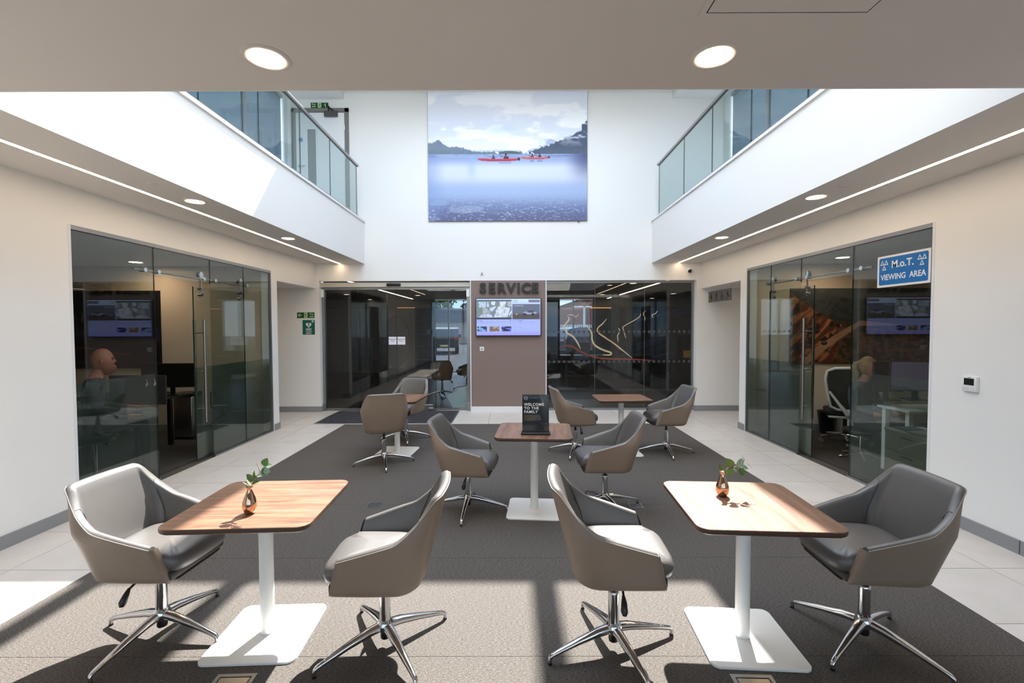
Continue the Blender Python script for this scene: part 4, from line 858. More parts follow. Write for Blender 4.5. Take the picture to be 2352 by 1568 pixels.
def person(label, loc, rot, sh, hair, seat=0.46):
    """seated figure facing -Y, hands on a desk in front; sh = shirt material"""
    t = thing('person', label, 'person', loc, rot)
    z0 = seat + 0.09; zt = z0 + 0.46
    V = [(0, 0, z0, .15, .12), (0, 0.01, z0 + 0.16, .135, .10), (0, 0.0, z0 + 0.33, .16, .11), (0, -0.02, zt, .085, .07), (0, -0.045, zt + 0.07, .056, .058), (0, -0.07, zt + 0.15, .06, .065)]
    E_ = [(0, 1), (1, 2), (2, 3), (3, 4), (4, 5)]
    for k in (-1, 1):
        b = len(V); V += [(k * .17, 0.0, zt - 0.06, .062), (k * .23, -0.06, zt - 0.28, .048), (k * .17, -0.27, zt - 0.33, .036), (k * .155, -0.31, zt - 0.325, .028)]; E_ += [(3, b), (b, b + 1), (b + 1, b + 2), (b + 2, b + 3)]
        p = len(V); V += [(k * .155, -0.33, zt - 0.325, .030, .018), (k * .15, -0.375, zt - 0.33, .034, .016)]; E_ += [(b + 3, p), (p, p + 1)]
        for f, dx in enumerate((-.027, -.009, .009, .026)):
            q = len(V); L_ = (.06, .075, .08, .07)[f]; V += [(k * (.15 - dx), -0.395, zt - 0.328, .0095), (k * (.15 - dx * 1.1), -0.395 - L_ * 0.55, zt - 0.325, .0088), (k * (.15 - dx * 1.1), -0.395 - L_, zt - 0.34, .0075)]; E_ += [(p + 1, q), (q, q + 1), (q + 1, q + 2)]
        q = len(V); V += [(k * .118, -0.36, zt - 0.33, .011), (k * .104, -0.395, zt - 0.335, .009)]; E_ += [(p, q), (q, q + 1)]
        b = len(V); V += [(k * .10, -0.05, z0 - 0.02, .095), (k * .12, -0.42, z0 + 0.0, .068), (k * .12, -0.43, z0 - 0.24, .055), (k * .12, -0.42, 0.09, .040), (k * .12, -0.52, 0.045, .038, .03)]; E_ += [(0, b), (b, b + 1), (b + 1, b + 2), (b + 2, b + 3), (b + 3, b + 4)]
    me = skin_mesh(V, E_)
    bm = bmesh.new(); bm.from_mesh(me)
    hc = Vector((0, -0.085, zt + 0.225)); n0 = len(bm.verts)
    bmesh.ops.create_uvsphere(bm, u_segments=28, v_segments=20, radius=1.0); bm.verts.ensure_lookup_table()
    for v in bm.verts[n0:]:
        x, y, z = v.co; wx = 0.078 * (1 - 0.22 * max(0, -z) ** 1.5); wy = 0.098
        if y < 0:
            y *= 0.95
            nose = math.exp(-(x / 0.17) ** 2 - ((z + 0.12) / 0.17) ** 2); y -= 0.24 * nose
            y += 0.10 * (math.exp(-((abs(x) - 0.36) / 0.14) ** 2 - ((z - 0.10) / 0.10) ** 2)); y -= 0.06 * math.exp(-(x / 0.3) ** 2 - ((z + 0.78) / 0.15) ** 2) + 0.05 * math.exp(-(x / 0.25) ** 2 - ((z + 0.45) / 0.06) ** 2)
        v.co = Vector((hc.x + x * wx, hc.y + y * wy, hc.z + z * 0.125))
    for k in (-1, 1):
        r = bmesh.ops.create_uvsphere(bm, u_segments=10, v_segments=8, radius=1.0)
        for v in r['verts']: v.co = Vector((hc.x + k * (0.078 + 0.012 * v.co.x * k), hc.y + 0.008 + v.co.y * 0.018, hc.z - 0.008 + v.co.z * 0.032))
    for f in bm.faces:
        c = f.calc_center_median(); f.smooth = True
        f.material_index = 0 if c.z > zt + 0.045 or (c.y < -0.27 and zt - 0.42 < c.z < zt - 0.2) else (2 if c.z < z0 + 0.05 else 1)
    me2 = bpy.data.meshes.new('body'); bm.to_mesh(me2); bm.free()
    for m in (SKIN, sh, TROU): me2.materials.append(m)
    put('body', me2, None, t)
    for k in (-1, 1): put('eye', MB().sphere((k * 0.03, hc.y - 0.082, hc.z + 0.010), 0.011, 10), mat('eye_dark', (40, 32, 30), 0.2), t)
    put('eyebrow', MB().tube([(-0.045, hc.y - 0.086, hc.z + 0.030), (-0.02, hc.y - 0.098, hc.z + 0.034)], 0.005, 6).tube([(0.045, hc.y - 0.086, hc.z + 0.030), (0.02, hc.y - 0.098, hc.z + 0.034)], 0.005, 6), hair, t)
    put('mouth', MB().rbox(-0.022, hc.y - 0.102, hc.z - 0.064, 0.022, hc.y - 0.088, hc.z - 0.056, 0.003, 1), mat('lips', (150, 88, 80), 0.5), t)
    return t, hc
BEARD = mat('ginger_beard', (112, 62, 40), 0.9, bump=(160, 0.6)); BLOND = mat('blonde_hair', (142, 116, 76), 0.6, noise=(40, (92, 70, 44), (4, 4, 0.4)), bump=(120, 0.4))
t, hc = person('bearded bald man in a dark shirt looking down at his desk in the left office', (-4.46, 4.80, 0.001), math.radians(130), SHIRT, BEARD, 0.58)
bm = bmesh.new(); bmesh.ops.create_uvsphere(bm, u_segments=20, v_segments=14, radius=1.0)
for v in bm.verts: v.co = Vector((hc.x + v.co.x * 0.077, hc.y - 0.03 + v.co.y * 0.085, hc.z - 0.085 + v.co.z * (0.075 if v.co.z < 0 else 0.055)))
bmesh.ops.delete(bm, geom=[v for v in bm.verts if v.co.y > hc.y + 0.005], context='VERTS')
put('beard', MB().bm(bm, sm=True), BEARD, t)
def stool(label, loc, seat, rot):
    t = thing('office_stool', label, 'stool', loc, rot)
    put('seat', MB().lathe([(0.001, seat - 0.06), (0.19, seat - 0.06), (0.205, seat - 0.03), (0.19, seat - 0.004), (0.001, seat)], n=24), BLACK, t); put('column', MB().cyl((0, 0, 0.06), (0, 0, seat - 0.06), 0.025), CHROME, t)
    for k in range(5):
        a = 2 * math.pi * k / 5; put('leg', MB().tube([(0.02 * math.cos(a), 0.02 * math.sin(a), 0.07), (0.26 * math.cos(a), 0.26 * math.sin(a), 0.016)], [0.02, 0.012], 8), CHROME, t)
stool('black round office stool under the bearded man', (-4.46, 4.80, 0.001), 0.56, 0.2)
t, hc = person('woman with a blonde ponytail at the desk in the right office', (4.46, 5.80, 0.001), math.radians(18), mat('navy_top', (44, 46, 60), 0.85), BLOND, 0.40)
bm = bmesh.new(); bmesh.ops.create_uvsphere(bm, u_segments=28, v_segments=20, radius=1.0)
for v in bm.verts: v.co = Vector((hc.x + v.co.x * 0.090, hc.y + 0.018 + v.co.y * 0.100, hc.z + 0.018 + v.co.z * 0.122))
bmesh.ops.delete(bm, geom=[v for v in bm.verts if v.co.y < hc.y - 0.055 and v.co.z < hc.z + 0.06], context='VERTS')
put('hair', MB().bm(bm, sm=True), BLOND, t)
put('ponytail', MB().tube([(hc.x, hc.y + 0.10, hc.z + 0.06), (hc.x - 0.01, hc.y + 0.155, hc.z + 0.04), (hc.x - 0.02, hc.y + 0.165, hc.z - 0.06), (hc.x - 0.02, hc.y + 0.15, hc.z - 0.2), (hc.x - 0.015, hc.y + 0.14, hc.z - 0.30)], [0.02, 0.035, 0.045, 0.042, 0.012], 10), BLOND, t)
put('hair_clip', MB().sphere((hc.x, hc.y + 0.115, hc.z + 0.065), 0.024, 10, sc=(1.3, 0.7, 1)), mat('clip', (150, 120, 70), 0.4), t)
stool('black office stool under the blonde woman', (4.46, 5.80, 0.001), 0.38, 0.5)

# ------------------------------------------------------------------ swivel tub chairs
def chair_meshes():
    H0 = 0.485
    def plan(s, h):
        """s in 0..1 along half the U, from the middle of the back (0) to an arm front (1); gives x, y, nx, ny"""
        w = 0.228 + 0.20 * min(h, 0.27); k_ = min(1, max(0, (h - 0.24) / 0.245)); w -= 0.048 * k_ * k_ * (3 - 2 * k_); r = 0.112 - 0.04 * k_
        yb = 0.205 + 0.26 * h; yf = -(0.215 - 0.26 * h * (1 if h < 0.24 else 0.24 / h))
        if s < 0.34: t = s / 0.34; return ((w - r) * t, yb + 0.012 * (1 - t * t), 0, 1)
        if s < 0.62:
            a = (s - 0.34) / 0.28 * math.pi / 2; return (w - r + r * math.sin(a), yb - r + r * math.cos(a), math.sin(a), math.cos(a))
        t = (s - 0.62) / 0.38; y0 = yb - r; return (w - 0.012 * t * t, y0 + (yf - y0) * t, 1, 0)
    def top(s):
        arm = 0.300 + (0.196 - 0.300) * (s - 0.62) / 0.38; q = min(1, max(0, (s - 0.36) / 0.20)); hi = H0 - 0.030 * q * q
        k = min(1, max(0, (s - 0.49) / 0.21)); k = k * k * (3 - 2 * k)
        return hi * (1 - k) + arm * k if s < 0.70 else arm
    ss = [i / 44 for i in range(45)]
    full = [(-1, s) for s in ss[::-1]] + [(1, s) for s in ss[1:]]
    TH = 0.042
    def pt(k, s, h, off):
        x, y, nx, ny = plan(s, h); return (k * (x - nx * off), y - ny * off, h)
    # outer shell: rolled bottom edge, flared side, wrapped arm fronts, flat underside
    rows = [(0.0, 0.035), (0.006, 0.014), (0.022, 0.0)]
    m = MB(); vs = []; nr = 3 + 9
    cols = [('cap', -1, 1.0, TH), ('cap', -1, 1.0, TH * 0.5)] + [('w', k, s, 0) for k, s in full] + [('cap', 1, 1.0, TH * 0.5), ('cap', 1, 1.0, TH)]
    for kind, k, s, o in cols:
        for j in range(nr):
            t_ = top(s)
            h = rows[j][0] if j < 3 else 0.022 + (t_ - 0.022) * (j - 2) / 9.0
            ins = (rows[j][1] if j < 3 else 0) + o
            x, y, z = pt(k, s, h, ins); d = 0
            if kind == 'cap': d = -0.010
            elif s > 0.985: d = -0.004
            vs.append((x, y + d, z))
    nc = len(cols)
    m.add(vs, [(c * nr + j, (c + 1) * nr + j, (c + 1) * nr + j + 1, c * nr + j + 1) for c in range(nc - 1) for j in range(nr - 1)], 0, True)
    m.add([vs[c * nr] for c in range(nc)], [tuple(range(nc))], 0)
    shell = m.mesh('shell', OUTL)
    # lining: padded rim rolling over the edge and down the inside
    m = MB(); vs = []
    prof = [(0.0, 0.0), (0.006, 0.007), (0.016, 0.012), (0.028, 0.011), (0.037, 0.004), (0.043, -0.012), (0.047, -0.05)]
    np_ = len(prof) + 4
    for k, s in full:
        t_ = top(s)
        for o, dh in prof: vs.append(pt(k, s, min(t_ + dh, t_ + dh), o))
        for q in (0.72, 0.48, 0.28, 0.14):
            h = max(0.05, (t_ - 0.05) * q); vs.append(pt(k, s, h, 0.047 + 0.012 * math.sin(math.pi * q)))
    nf = len(full)
    m.add(vs, [(c * np_ + j, (c + 1) * np_ + j, (c + 1) * np_ + j + 1, c * np_ + j + 1) for c in range(nf - 1) for j in range(np_ - 1)], 0, True)
    for c in (0, nf - 1): m.add([vs[c * np_ + j] for j in range(np_)] , [tuple(range(np_))], 0)
    lining = m.mesh('lining', INNL)
    piping = MB().tube([pt(k, s, top(s) + 0.001, -0.001) for k, s in full], 0.0024, 6).mesh('piping', PIPE)
    seam = [MB().tube([pt(k, 0.60, top(0.60) + 0.011, 0.012), pt(k, 0.60, top(0.60) + 0.010, 0.03), pt(k, 0.60, top(0.60) - 0.02, 0.0475), pt(k, 0.605, 0.22, 0.0595), pt(k, 0.61, 0.10, 0.0555)], 0.002, 5).mesh('seam', mat('seam_dark', (52, 49, 46), 0.6)) for k in (-1, 1)]
    # seat cushion
    m = MB(); vs = []; n = 48
    rings = [(0.90, 0.052), (0.97, 0.060), (1.0, 0.085), (1.0, 0.115), (0.975, 0.138), (0.91, 0.152), (0.75, 0.161), (0.5, 0.166), (0.2, 0.168)]
    for sc, z in rings:
        for i in range(n):
            a = 2 * math.pi * i / n; c, s_ = math.cos(a), math.sin(a); e = 2 / 5.0
            x = 0.198 * math.copysign(abs(c) ** e, c) * sc; y = -0.045 + 0.228 * math.copysign(abs(s_) ** e, s_) * sc
            x *= 1 + 0.10 * (-(y + 0.045) / 0.228) * 0.5
            vs.append((x, y, z - (0.016 if y < -0.2 else 0) * (1 if z > 0.1 else 0)))
    m.add(vs, [(r * n + i, r * n + (i + 1) % n, (r + 1) * n + (i + 1) % n, (r + 1) * n + i) for r in range(len(rings) - 1) for i in range(n)], 0, True)
    m.add(vs[:n], [tuple(range(n))], 0); m.add(vs[-n:], [tuple(range(n))], 0, True)
    seat = m.mesh('seat', INNL)
    base = MB().rbox(-0.20, -0.225, 0.008, 0.20, 0.16, 0.06, 0.012, 2).mesh('seat_base', mat('seat_base_dark', (46, 43, 41), 0.6))
    lever = MB().tube([(-0.08, -0.02, 0.0), (-0.17, -0.015, -0.012), (-0.215, -0.012, -0.028)], 0.006, 7).tube([(-0.205, -0.012, -0.022), (-0.225, -0.012, -0.045), (-0.245, -0.01, -0.075), (-0.25, -0.01, -0.092)], [0.007, 0.014, 0.018, 0.010], 10).mesh('lever', BLACK)
    piston = MB().cyl((0, 0, -0.14), (0, 0, 0.012), 0.0145, n=14).cyl((0, 0, -0.03), (0, 0, 0.006), 0.034, n=16).mesh('gas_piston', BLACK)
    col = MB().lathe([(0.027, 0.085), (0.030, 0.12), (0.029, 0.14), (0.0275, 0.30), (0.026, 0.318), (0.017, 0.32)], n=24).lathe([(0.040, 0.095), (0.046, 0.108), (0.044, 0.128), (0.033, 0.145), (0.029, 0.150)], n=24).mesh('column', CHROME)
    stub = MB().lathe([(0.012, 0.045), (0.024, 0.048), (0.026, 0.06), (0.022, 0.09)], n=18).mesh('spring_stub', BLACK)
    # one leg of the four-star foot, along +X
    path = [(0.018, 0.116, 0.026, 0.022), (0.09, 0.108, 0.023, 0.020), (0.20, 0.083, 0.018, 0.0155), (0.30, 0.056, 0.0135, 0.012), (0.345, 0.043, 0.012, 0.0105), (0.358, 0.034, 0.011, 0.010), (0.360, 0.018, 0.010, 0.009), (0.360, 0.010, 0.010, 0.009)]
    m = MB(); vs = []; n = 12
    for i, (x, z, hw, hh) in enumerate(path):
        p0 = path[max(i - 1, 0)]; p1 = path[min(i + 1, len(path) - 1)]; d = Vector((p1[0] - p0[0], 0, p1[1] - p0[1])).normalized(); nn = Vector((-d.z, 0, d.x))
        for q in range(n):
            a = 2 * math.pi * q / n; c, s_ = math.cos(a), math.sin(a)
            vs.append(Vector((x, 0, z)) + Vector((0, 1, 0)) * hw * math.copysign(abs(c) ** 0.7, c) + nn * hh * math.copysign(abs(s_) ** 0.7, s_))
    m.add(vs, [(r * n + i, r * n + (i + 1) % n, (r + 1) * n + (i + 1) % n, (r + 1) * n + i) for r in range(len(path) - 1) for i in range(n)], 0, True)
    m.add(vs[:n], [tuple(range(n))]); m.add(vs[-n:], [tuple(range(n))])
    leg = m.mesh('leg', CHROME)
    foot = MB().cyl((0.36, 0, 0.0), (0.36, 0, 0.012), 0.011, 0.010, 12).mesh('foot', BLACK)
    return shell, lining, piping, seam, seat, base, lever, piston, col, stub, leg, foot
CM = chair_meshes()
FLZ = cz + 0.0005
def tub_chair(x, y, facing, legs, lift, label, z=FLZ):
    """facing and legs are compass angles from +X in degrees; lift is the height of the shell's underside"""
    rz = math.radians(facing + 90)
    t = thing('tub_chair', label, 'chair', (x, y, z), rz, 'swivel tub chairs')
    sh = put('shell', CM[0], None, t, loc=(0, 0, lift)); put('piping', CM[2], None, sh)
    ln = put('lining', CM[1], None, t, loc=(0, 0, lift)); [put('seam', q, None, ln) for q in CM[3]]
    put('seat', CM[4], None, t, loc=(0, 0, lift)); put('seat_base', CM[5], None, t, loc=(0, 0, lift)); put('lever', CM[6], None, t, loc=(0, 0, lift))
    put('gas_piston', CM[7], None, t, loc=(0, 0, lift)); put('column', CM[8], None, t); put('spring_stub', CM[9], None, t)
    for k in range(4):
        l = put('leg', CM[10], None, t, rot=(0, 0, math.radians(legs + 90 * k) - rz)); put('foot', CM[11], None, l)
    return t
tub_chair(-1.947, 2.465, -3, -12, 0.40, 'tub chair with sunlit pale inside, left of the sunlit table by the left wall')
tub_chair(-0.683, 2.369, 182, 38, 0.385, 'sunlit tub chair turned to the left front table, its side to the viewer')
tub_chair(0.524, 2.342, -3, 17.6, 0.43, 'sunlit tub chair seen from its side, left of the glaring right front table')
tub_chair(1.874, 2.389, 177, 33, 0.42, 'shaded dark tub chair right of the right front table')
tub_chair(-0.419, 4.176, -6, -4, 0.365, 'tub chair left of the table with the welcome sign')
tub_chair(0.855, 4.20, 180, 20, 0.39, 'tub chair right of the table with the welcome sign')
tub_chair(-1.60, 5.588, 111, 19.5, 0.42, 'tub chair showing its taupe back in front of the far left table')
tub_chair(-1.62, 6.83, -106, 16, 0.40, 'tub chair facing the viewer behind the far left table')
tub_chair(0.833, 6.054, 9, -18.6, 0.40, 'tub chair left of the far right table, behind the welcome sign table')
tub_chair(2.051, 6.06, 184, -4, 0.40, 'tub chair right of the far right table near the tiled edge')

# ------------------------------------------------------------------ tables
def table(x, y, rot, w, d, wood_, label):
    t = thing('cafe_table', label, 'table', (x, y, FLZ), math.radians(rot), 'square cafe tables'); X = face('U')
    def slab(w_, d_, r, zs):
        m = MB(); vs = []
        for ins, z in zs: vs += [(u, v, z) for u, v in rrect(-w_ / 2 + ins, -d_ / 2 + ins, w_ / 2 - ins, d_ / 2 - ins, r - ins, 8)]
        n = len(vs) // len(zs)
        m.add(vs, [(j * n + i, j * n + (i + 1) % n, (j + 1) * n + (i + 1) % n, (j + 1) * n + i) for j in range(len(zs) - 1) for i in range(n)], 0)
        return m, vs, n
    m, vs, n = slab(w, d, 0.062, [(0.014, 0.708), (0.002, 0.717), (0.0, 0.722), (0.0, 0.7365)])
    m.add(vs[:n], [tuple(range(n))[::-1]]); put('edge_band', m, WEDGE, t)
    m, vs, n = slab(w, d, 0.062, [(0.0, 0.7365), (0.0005, 0.7385), (0.002, 0.740)]); m.add(vs[-n:], [tuple(range(n))]); put('table_top', m, wood_, t)
    put('pole', MB().cyl((0, 0, 0.012), (0, 0, 0.705), 0.0365, n=32), WHITEM, t)
    put('mounting_plate', MB().cyl((0, 0, 0.700), (0, 0, 0.709), 0.13, n=24), WHITEM, t)
    m, vs, n = slab(0.49, 0.49, 0.045, [(0.0, 0.0), (0.0, 0.009), (0.002, 0.0115), (0.006, 0.0125)]); m.add(vs[-n:], [tuple(range(n))]); m.add(vs[:n], [tuple(range(n))]); put('base_plate', m, WHITEM, t)
    return t
table(-1.365, 2.47, 2.5, 0.72, 0.68, WOODX, 'walnut cafe table in the sun with the left vase of leaves')
table(1.245, 2.43, -3.5, 0.70, 0.68, WOODY, 'walnut cafe table half glaring in sun with the right vase of leaves')
table(0.195, 4.175, -4.5, 0.68, 0.64, WOODY, 'walnut cafe table carrying the welcome sign')
table(-1.575, 6.13, -5, 0.70, 0.66, WOODY, 'walnut cafe table at the far left between two tub chairs')
table(1.455, 6.10, 2, 0.70, 0.56, WOODX, 'walnut cafe table at the far right before the lobby glass')

# vases with eucalyptus sprigs
COPPER = mat('mirror_copper', (206, 168, 138), 0.05, 1.0)
LEAF = [mat('leaf_%d' % i, c, 0.45, spec=0.4) for i, c in enumerate([(104, 138, 66), (78, 116, 62), (142, 166, 92), (150, 176, 150)])]
STEM = mat('stem_pale', (150, 120, 92), 0.6)
TT = FLZ + 0.7405
def vase(x, y, label):
    t = thing('vase', label, 'vase', (x, y, TT), 0, 'copper bud vases')
    put('body', MB().lathe([(0.001, 0.0), (0.020, 0.0), (0.024, 0.003), (0.0325, 0.022), (0.0355, 0.040), (0.033, 0.060), (0.026, 0.082), (0.0175, 0.104), (0.0125, 0.118), (0.0115, 0.124)], n=36), COPPER, t)
    put('lip', MB().lathe([(0.0115, 0.1235), (0.0125, 0.130), (0.0165, 0.138), (0.0155, 0.1385), (0.0105, 0.129)], n=28), COPPER, t)
def sprig(x, y, stems, leaves, label):
    t = thing('leaf_sprig', label, 'plant', (x, y, TT), 0, 'eucalyptus sprigs')
    for p in stems: put('stem', MB().tube(p, [0.0022] + [0.0017] * (len(p) - 2) + [0.0009], 6), STEM, t)
    for (u, v, z, L_, wd, ang, tilt, mi) in leaves:
        m = MB(); vs = []; n = 9
        for i in range(n):
            q = i / (n - 1); w_ = wd * math.sin(math.pi * min(1, max(0.0, q)) ** 0.8) ** 0.75 if 0 < q < 1 else 0.0008; cup = 0.10 * L_ * math.sin(math.pi * q)
            vs += [(q * L_, -w_, cup * 0.5 + abs(w_) * 0.35), (q * L_, 0, -0.10 * cup), (q * L_, w_, cup * 0.5 + abs(w_) * 0.35)]
        k = len(vs); vs2 = [(a, b_, c - 0.0006) for a, b_, c in vs]
        f = [(i * 3 + j, (i + 1) * 3 + j, (i + 1) * 3 + j + 1, i * 3 + j + 1) for i in range(n - 1) for j in (0, 1)]
        M = Matrix.Translation((u, v, z)) @ Matrix.Rotation(ang, 4, 'Y') @ Matrix.Rotation(tilt, 4, 'X')
        m.add([M @ Vector(p) for p in vs], f, 0, True); m.add([M @ Vector(p) for p in vs2], [tuple(reversed(q)) for q in f], 0, True)
        put('leaf', m, LEAF[mi], t)
VA, VB = (-1.356, 2.31), (1.177, 2.535)
vase(*VA, 'mirrored copper bud vase on the left sunlit table'); vase(*VB, 'mirrored copper bud vase on the glaring right table')
R_ = math.radians
sprig(*VA, [[(0, 0, 0.02), (0.006, 0, 0.135), (0.028, 0, 0.175), (0.055, 0.0, 0.212), (0.078, 0, 0.245)], [(0.030, 0, 0.177), (0.022, 0.0, 0.205), (0.010, 0, 0.215)], [(0.056, 0, 0.214), (0.048, 0, 0.24), (0.036, 0, 0.262)]],
      [(0.004, 0, 0.140, 0.045, 0.013, R_(-150), R_(50), 3), (0.012, 0, 0.150, 0.046, 0.012, R_(-22), R_(40), 1), (0.030, 0, 0.178, 0.050, 0.022, R_(-152), R_(75), 1), (0.006, 0.01, 0.142, 0.036, 0.010, R_(-130), R_(20), 2),
       (0.034, 0, 0.182, 0.040, 0.012, R_(-100), R_(60), 2), (0.064, 0, 0.222, 0.046, 0.017, R_(8), R_(70), 1), (0.058, 0.0, 0.212, 0.042, 0.014, R_(20), R_(60), 3), (0.078, 0, 0.244, 0.046, 0.020, R_(-66), R_(85), 0),
       (0.076, 0.0, 0.240, 0.044, 0.012, R_(-14), R_(40), 3), (0.082, -0.01, 0.232, 0.036, 0.016, R_(28), R_(85), 3), (0.040, 0, 0.19, 0.035, 0.010, R_(-10), R_(30), 3)], 'green eucalyptus sprig in the left copper vase')
sprig(*VB, [[(0, 0, 0.02), (0.004, 0, 0.135), (0.03, 0, 0.158), (0.075, 0.0, 0.166), (0.115, 0, 0.180)], [(0.075, 0, 0.166), (0.098, 0, 0.156), (0.11, 0, 0.150)], [(0.112, 0, 0.178), (0.122, 0, 0.205), (0.102, 0, 0.232)], [(0.118, 0, 0.182), (0.136, 0, 0.184), (0.165, 0, 0.158)]],
      [(0.004, 0, 0.146, 0.042, 0.013, R_(-128), R_(75), 1), (0.006, 0, 0.140, 0.044, 0.013, R_(10), R_(70), 2), (0.052, 0, 0.164, 0.058, 0.024, R_(-122), R_(82), 0), (0.048, -0.004, 0.158, 0.046, 0.017, R_(110), R_(80), 0),
       (0.080, 0, 0.168, 0.052, 0.017, R_(-48), R_(75), 3), (0.094, 0, 0.158, 0.050, 0.019, R_(62), R_(82), 1), (0.098, 0, 0.170, 0.050, 0.012, R_(22), R_(55), 3), (0.058, 0, 0.158, 0.034, 0.010, R_(48), R_(50), 3),
       (0.086, 0, 0.172, 0.046, 0.013, R_(-62), R_(60), 3), (0.034, 0.006, 0.16, 0.040, 0.016, R_(-40), R_(70), 1)], 'green eucalyptus sprig in the right copper vase')

# welcome sign on the middle table
def poster(u, v):
    x = u * 600; y = v * 840
    c = np.ones(u.shape + (3,)) * np.array([36, 42, 50.0]); c = mixc(c, (70, 88, 100), sstep(0.35, 1.0, u) * sstep(1.0, 0.0, v) * 0.9); c = mixc(c, (110, 132, 142), 0.6 * sstep(40, 8, np.abs(x - 380 - 0.55 * np.sqrt(np.clip(y, 0, 300)) * 12)) * (y < 230))
    c = mixc(c, (96, 92, 82), 0.9 * ((y > 448 + 0.02 * x) & (y < 610 - 0.07 * x) & (x < 400 + 0.22 * (y - 448))) * sstep(0, 420, x + 160)); c = mixc(c, (52, 62, 72), 0.5 * sstep(620, 840, y))
    for j, (a, b_, y0) in enumerate(((40, 360, 492), (40, 330, 532), (40, 270, 572))): c = mixc(c, (190, 178, 128), 0.7 * ((np.abs(y - y0) < 5) & (x > a) & (x < b_)) * sstep(0.4, 0.5, fbm(x / 8, y * 0 + j, 2)))
    for j, (a, y0) in enumerate(((440, 660), (465, 708), (462, 752), (490, 796))): c = mixc(c, (170, 182, 190), 0.7 * ((np.abs(y - y0) < 5) & (x > a) & (x < 570)) * sstep(0.4, 0.5, fbm(x / 8, y * 0 + 9 + j, 2)))
    c = mixc(c, (180, 186, 190), 0.6 * ((np.abs(y - 78) < 4) & (x > 160) & (x < 320)) * sstep(0.4, 0.5, fbm(x / 7, y * 0, 2)))
    d_ = np.hypot(x - 78, y - 78); c = mixc(c, (206, 206, 206), 0.85 * (((d_ < 44) & (d_ > 37)) | ((d_ < 30) & (d_ > 23)) & ~((np.abs(y - 66) < 9) & (x > 78)) | ((np.abs(y - 82) < 4) & (x > 78) & (x < 104))))
    return c
t = thing('welcome_sign', 'acrylic table sign reading WELCOME TO THE FAMILY', 'sign', (0.20, 4.02, TT), math.radians(-2))
put('foot', MB().rbox(-0.130, -0.045, 0, 0.130, 0.045, 0.02, 0.004, 1), BLACK, t)
put('backing', MB().box(-0.118, 0.002, 0.019, 0.118, 0.006, 0.352), MATB, t)
printed('poster', 0.234, 0.328, 130, 180, poster, face('S', (0, 0.0015, 0.187)), t, rough=0.25)
put('acrylic', MB().box(-0.119, -0.003, 0.019, 0.119, 0.001, 0.354), CLEAR, t)
for ln_, z_ in (('WELCOME', 0.264), ('TO THE', 0.231), ('FAMILY', 0.198)): put('lettering', text_mb(ln_, 0.0335, face('S', (-0.102, -0.0032, z_)), 0.0, 0.0004, 0.0008, align='LEFT', space=1.14), mat('poster_white', (226, 226, 222), 0.5), t)

# floor boxes in the carpet
def floor_box(x, y, s, rot, label, lid):
    t = thing('floor_box', label, 'floor box', (x, y, cz), math.radians(rot), 'floor boxes')
    q = s / 2; e = s * 0.10
    put('frame', MB().box(-q, -q, 0, q, -q + e, 0.004).box(-q, q - e, 0, q, q, 0.004).box(-q, -q + e, 0, -q + e, q - e, 0.004).box(q - e, -q + e, 0, q, q - e, 0.004), ALU, t)
    put('lid', MB().box(-q + e * 1.3, -q + e * 1.3, 0, q - e * 1.3, q - e * 1.3, 0.003), lid, t)
LIDG = mat('lid_grey', (96, 98, 102), 0.35, 0.6); LIDB = mat('lid_steel', (168, 158, 146), 0.3, 0.9)
floor_box(-1.325, 4.27, 0.125, 0, 'small metal floor box in the carpet behind the left front table', LIDG)
floor_box(1.155, 4.25, 0.125, 0, 'small metal floor box by the foot of the chair right of the welcome table', LIDG)
floor_box(-1.25, 6.63, 0.125, 0, 'small metal floor box beside the far left table', LIDG)
floor_box(-1.345, 2.075, 0.19, 2, 'steel floor box in front of the left front table', LIDB)
floor_box(1.145, 2.06, 0.20, -2, 'steel floor box in front of the right front table', LIDB)

# ------------------------------------------------------------------ showroom behind the lobby glass
SHW = mat('showroom_dark', (40, 38, 36), 0.6); SHC = mat('showroom_ceiling', (120, 116, 110), 0.7); SHB = mat('showroom_bulkhead', (112, 108, 100), 0.6)  # the room's dimness is put into the dark wall colour
SHF = mat('showroom_floor', (66, 62, 58), 0.35, noise=(4, (58, 54, 50)))
YF = 17.0
struct('floor_showroom', MB().box(-8.5, 9.24, -0.1, 8.5, YF + 0.3, 0.0), SHF)
struct('ceiling_showroom', MB().box(-8.5, 9.30, 2.72, 8.5, YF, 2.78), SHC)
struct('wall_showroom_left', MB().box(-8.6, 9.30, 0, -8.5, YF, 2.8), SHW); struct('wall_showroom_right', MB().box(8.5, 9.30, 0, 8.6, YF, 2.8), SHW)
struct('wall_showroom_far', MB().box(-8.5, YF, 0, -2.92, YF + 0.2, 2.43).box(-1.70, YF, 0, 1.74, YF + 0.2, 2.43).box(1.74, YF, 0, 2.99, YF + 0.2, 0.80).box(2.99, YF, 0, 8.5, YF + 0.2, 2.43), SHW)
struct('trim_5', MB().box(-8.5, YF, 2.43, -2.92, YF + 0.2, 2.72).box(-1.70, YF, 2.43, 1.74, YF + 0.2, 2.72).box(2.99, YF, 2.43, 8.5, YF + 0.2, 2.72), SHB)
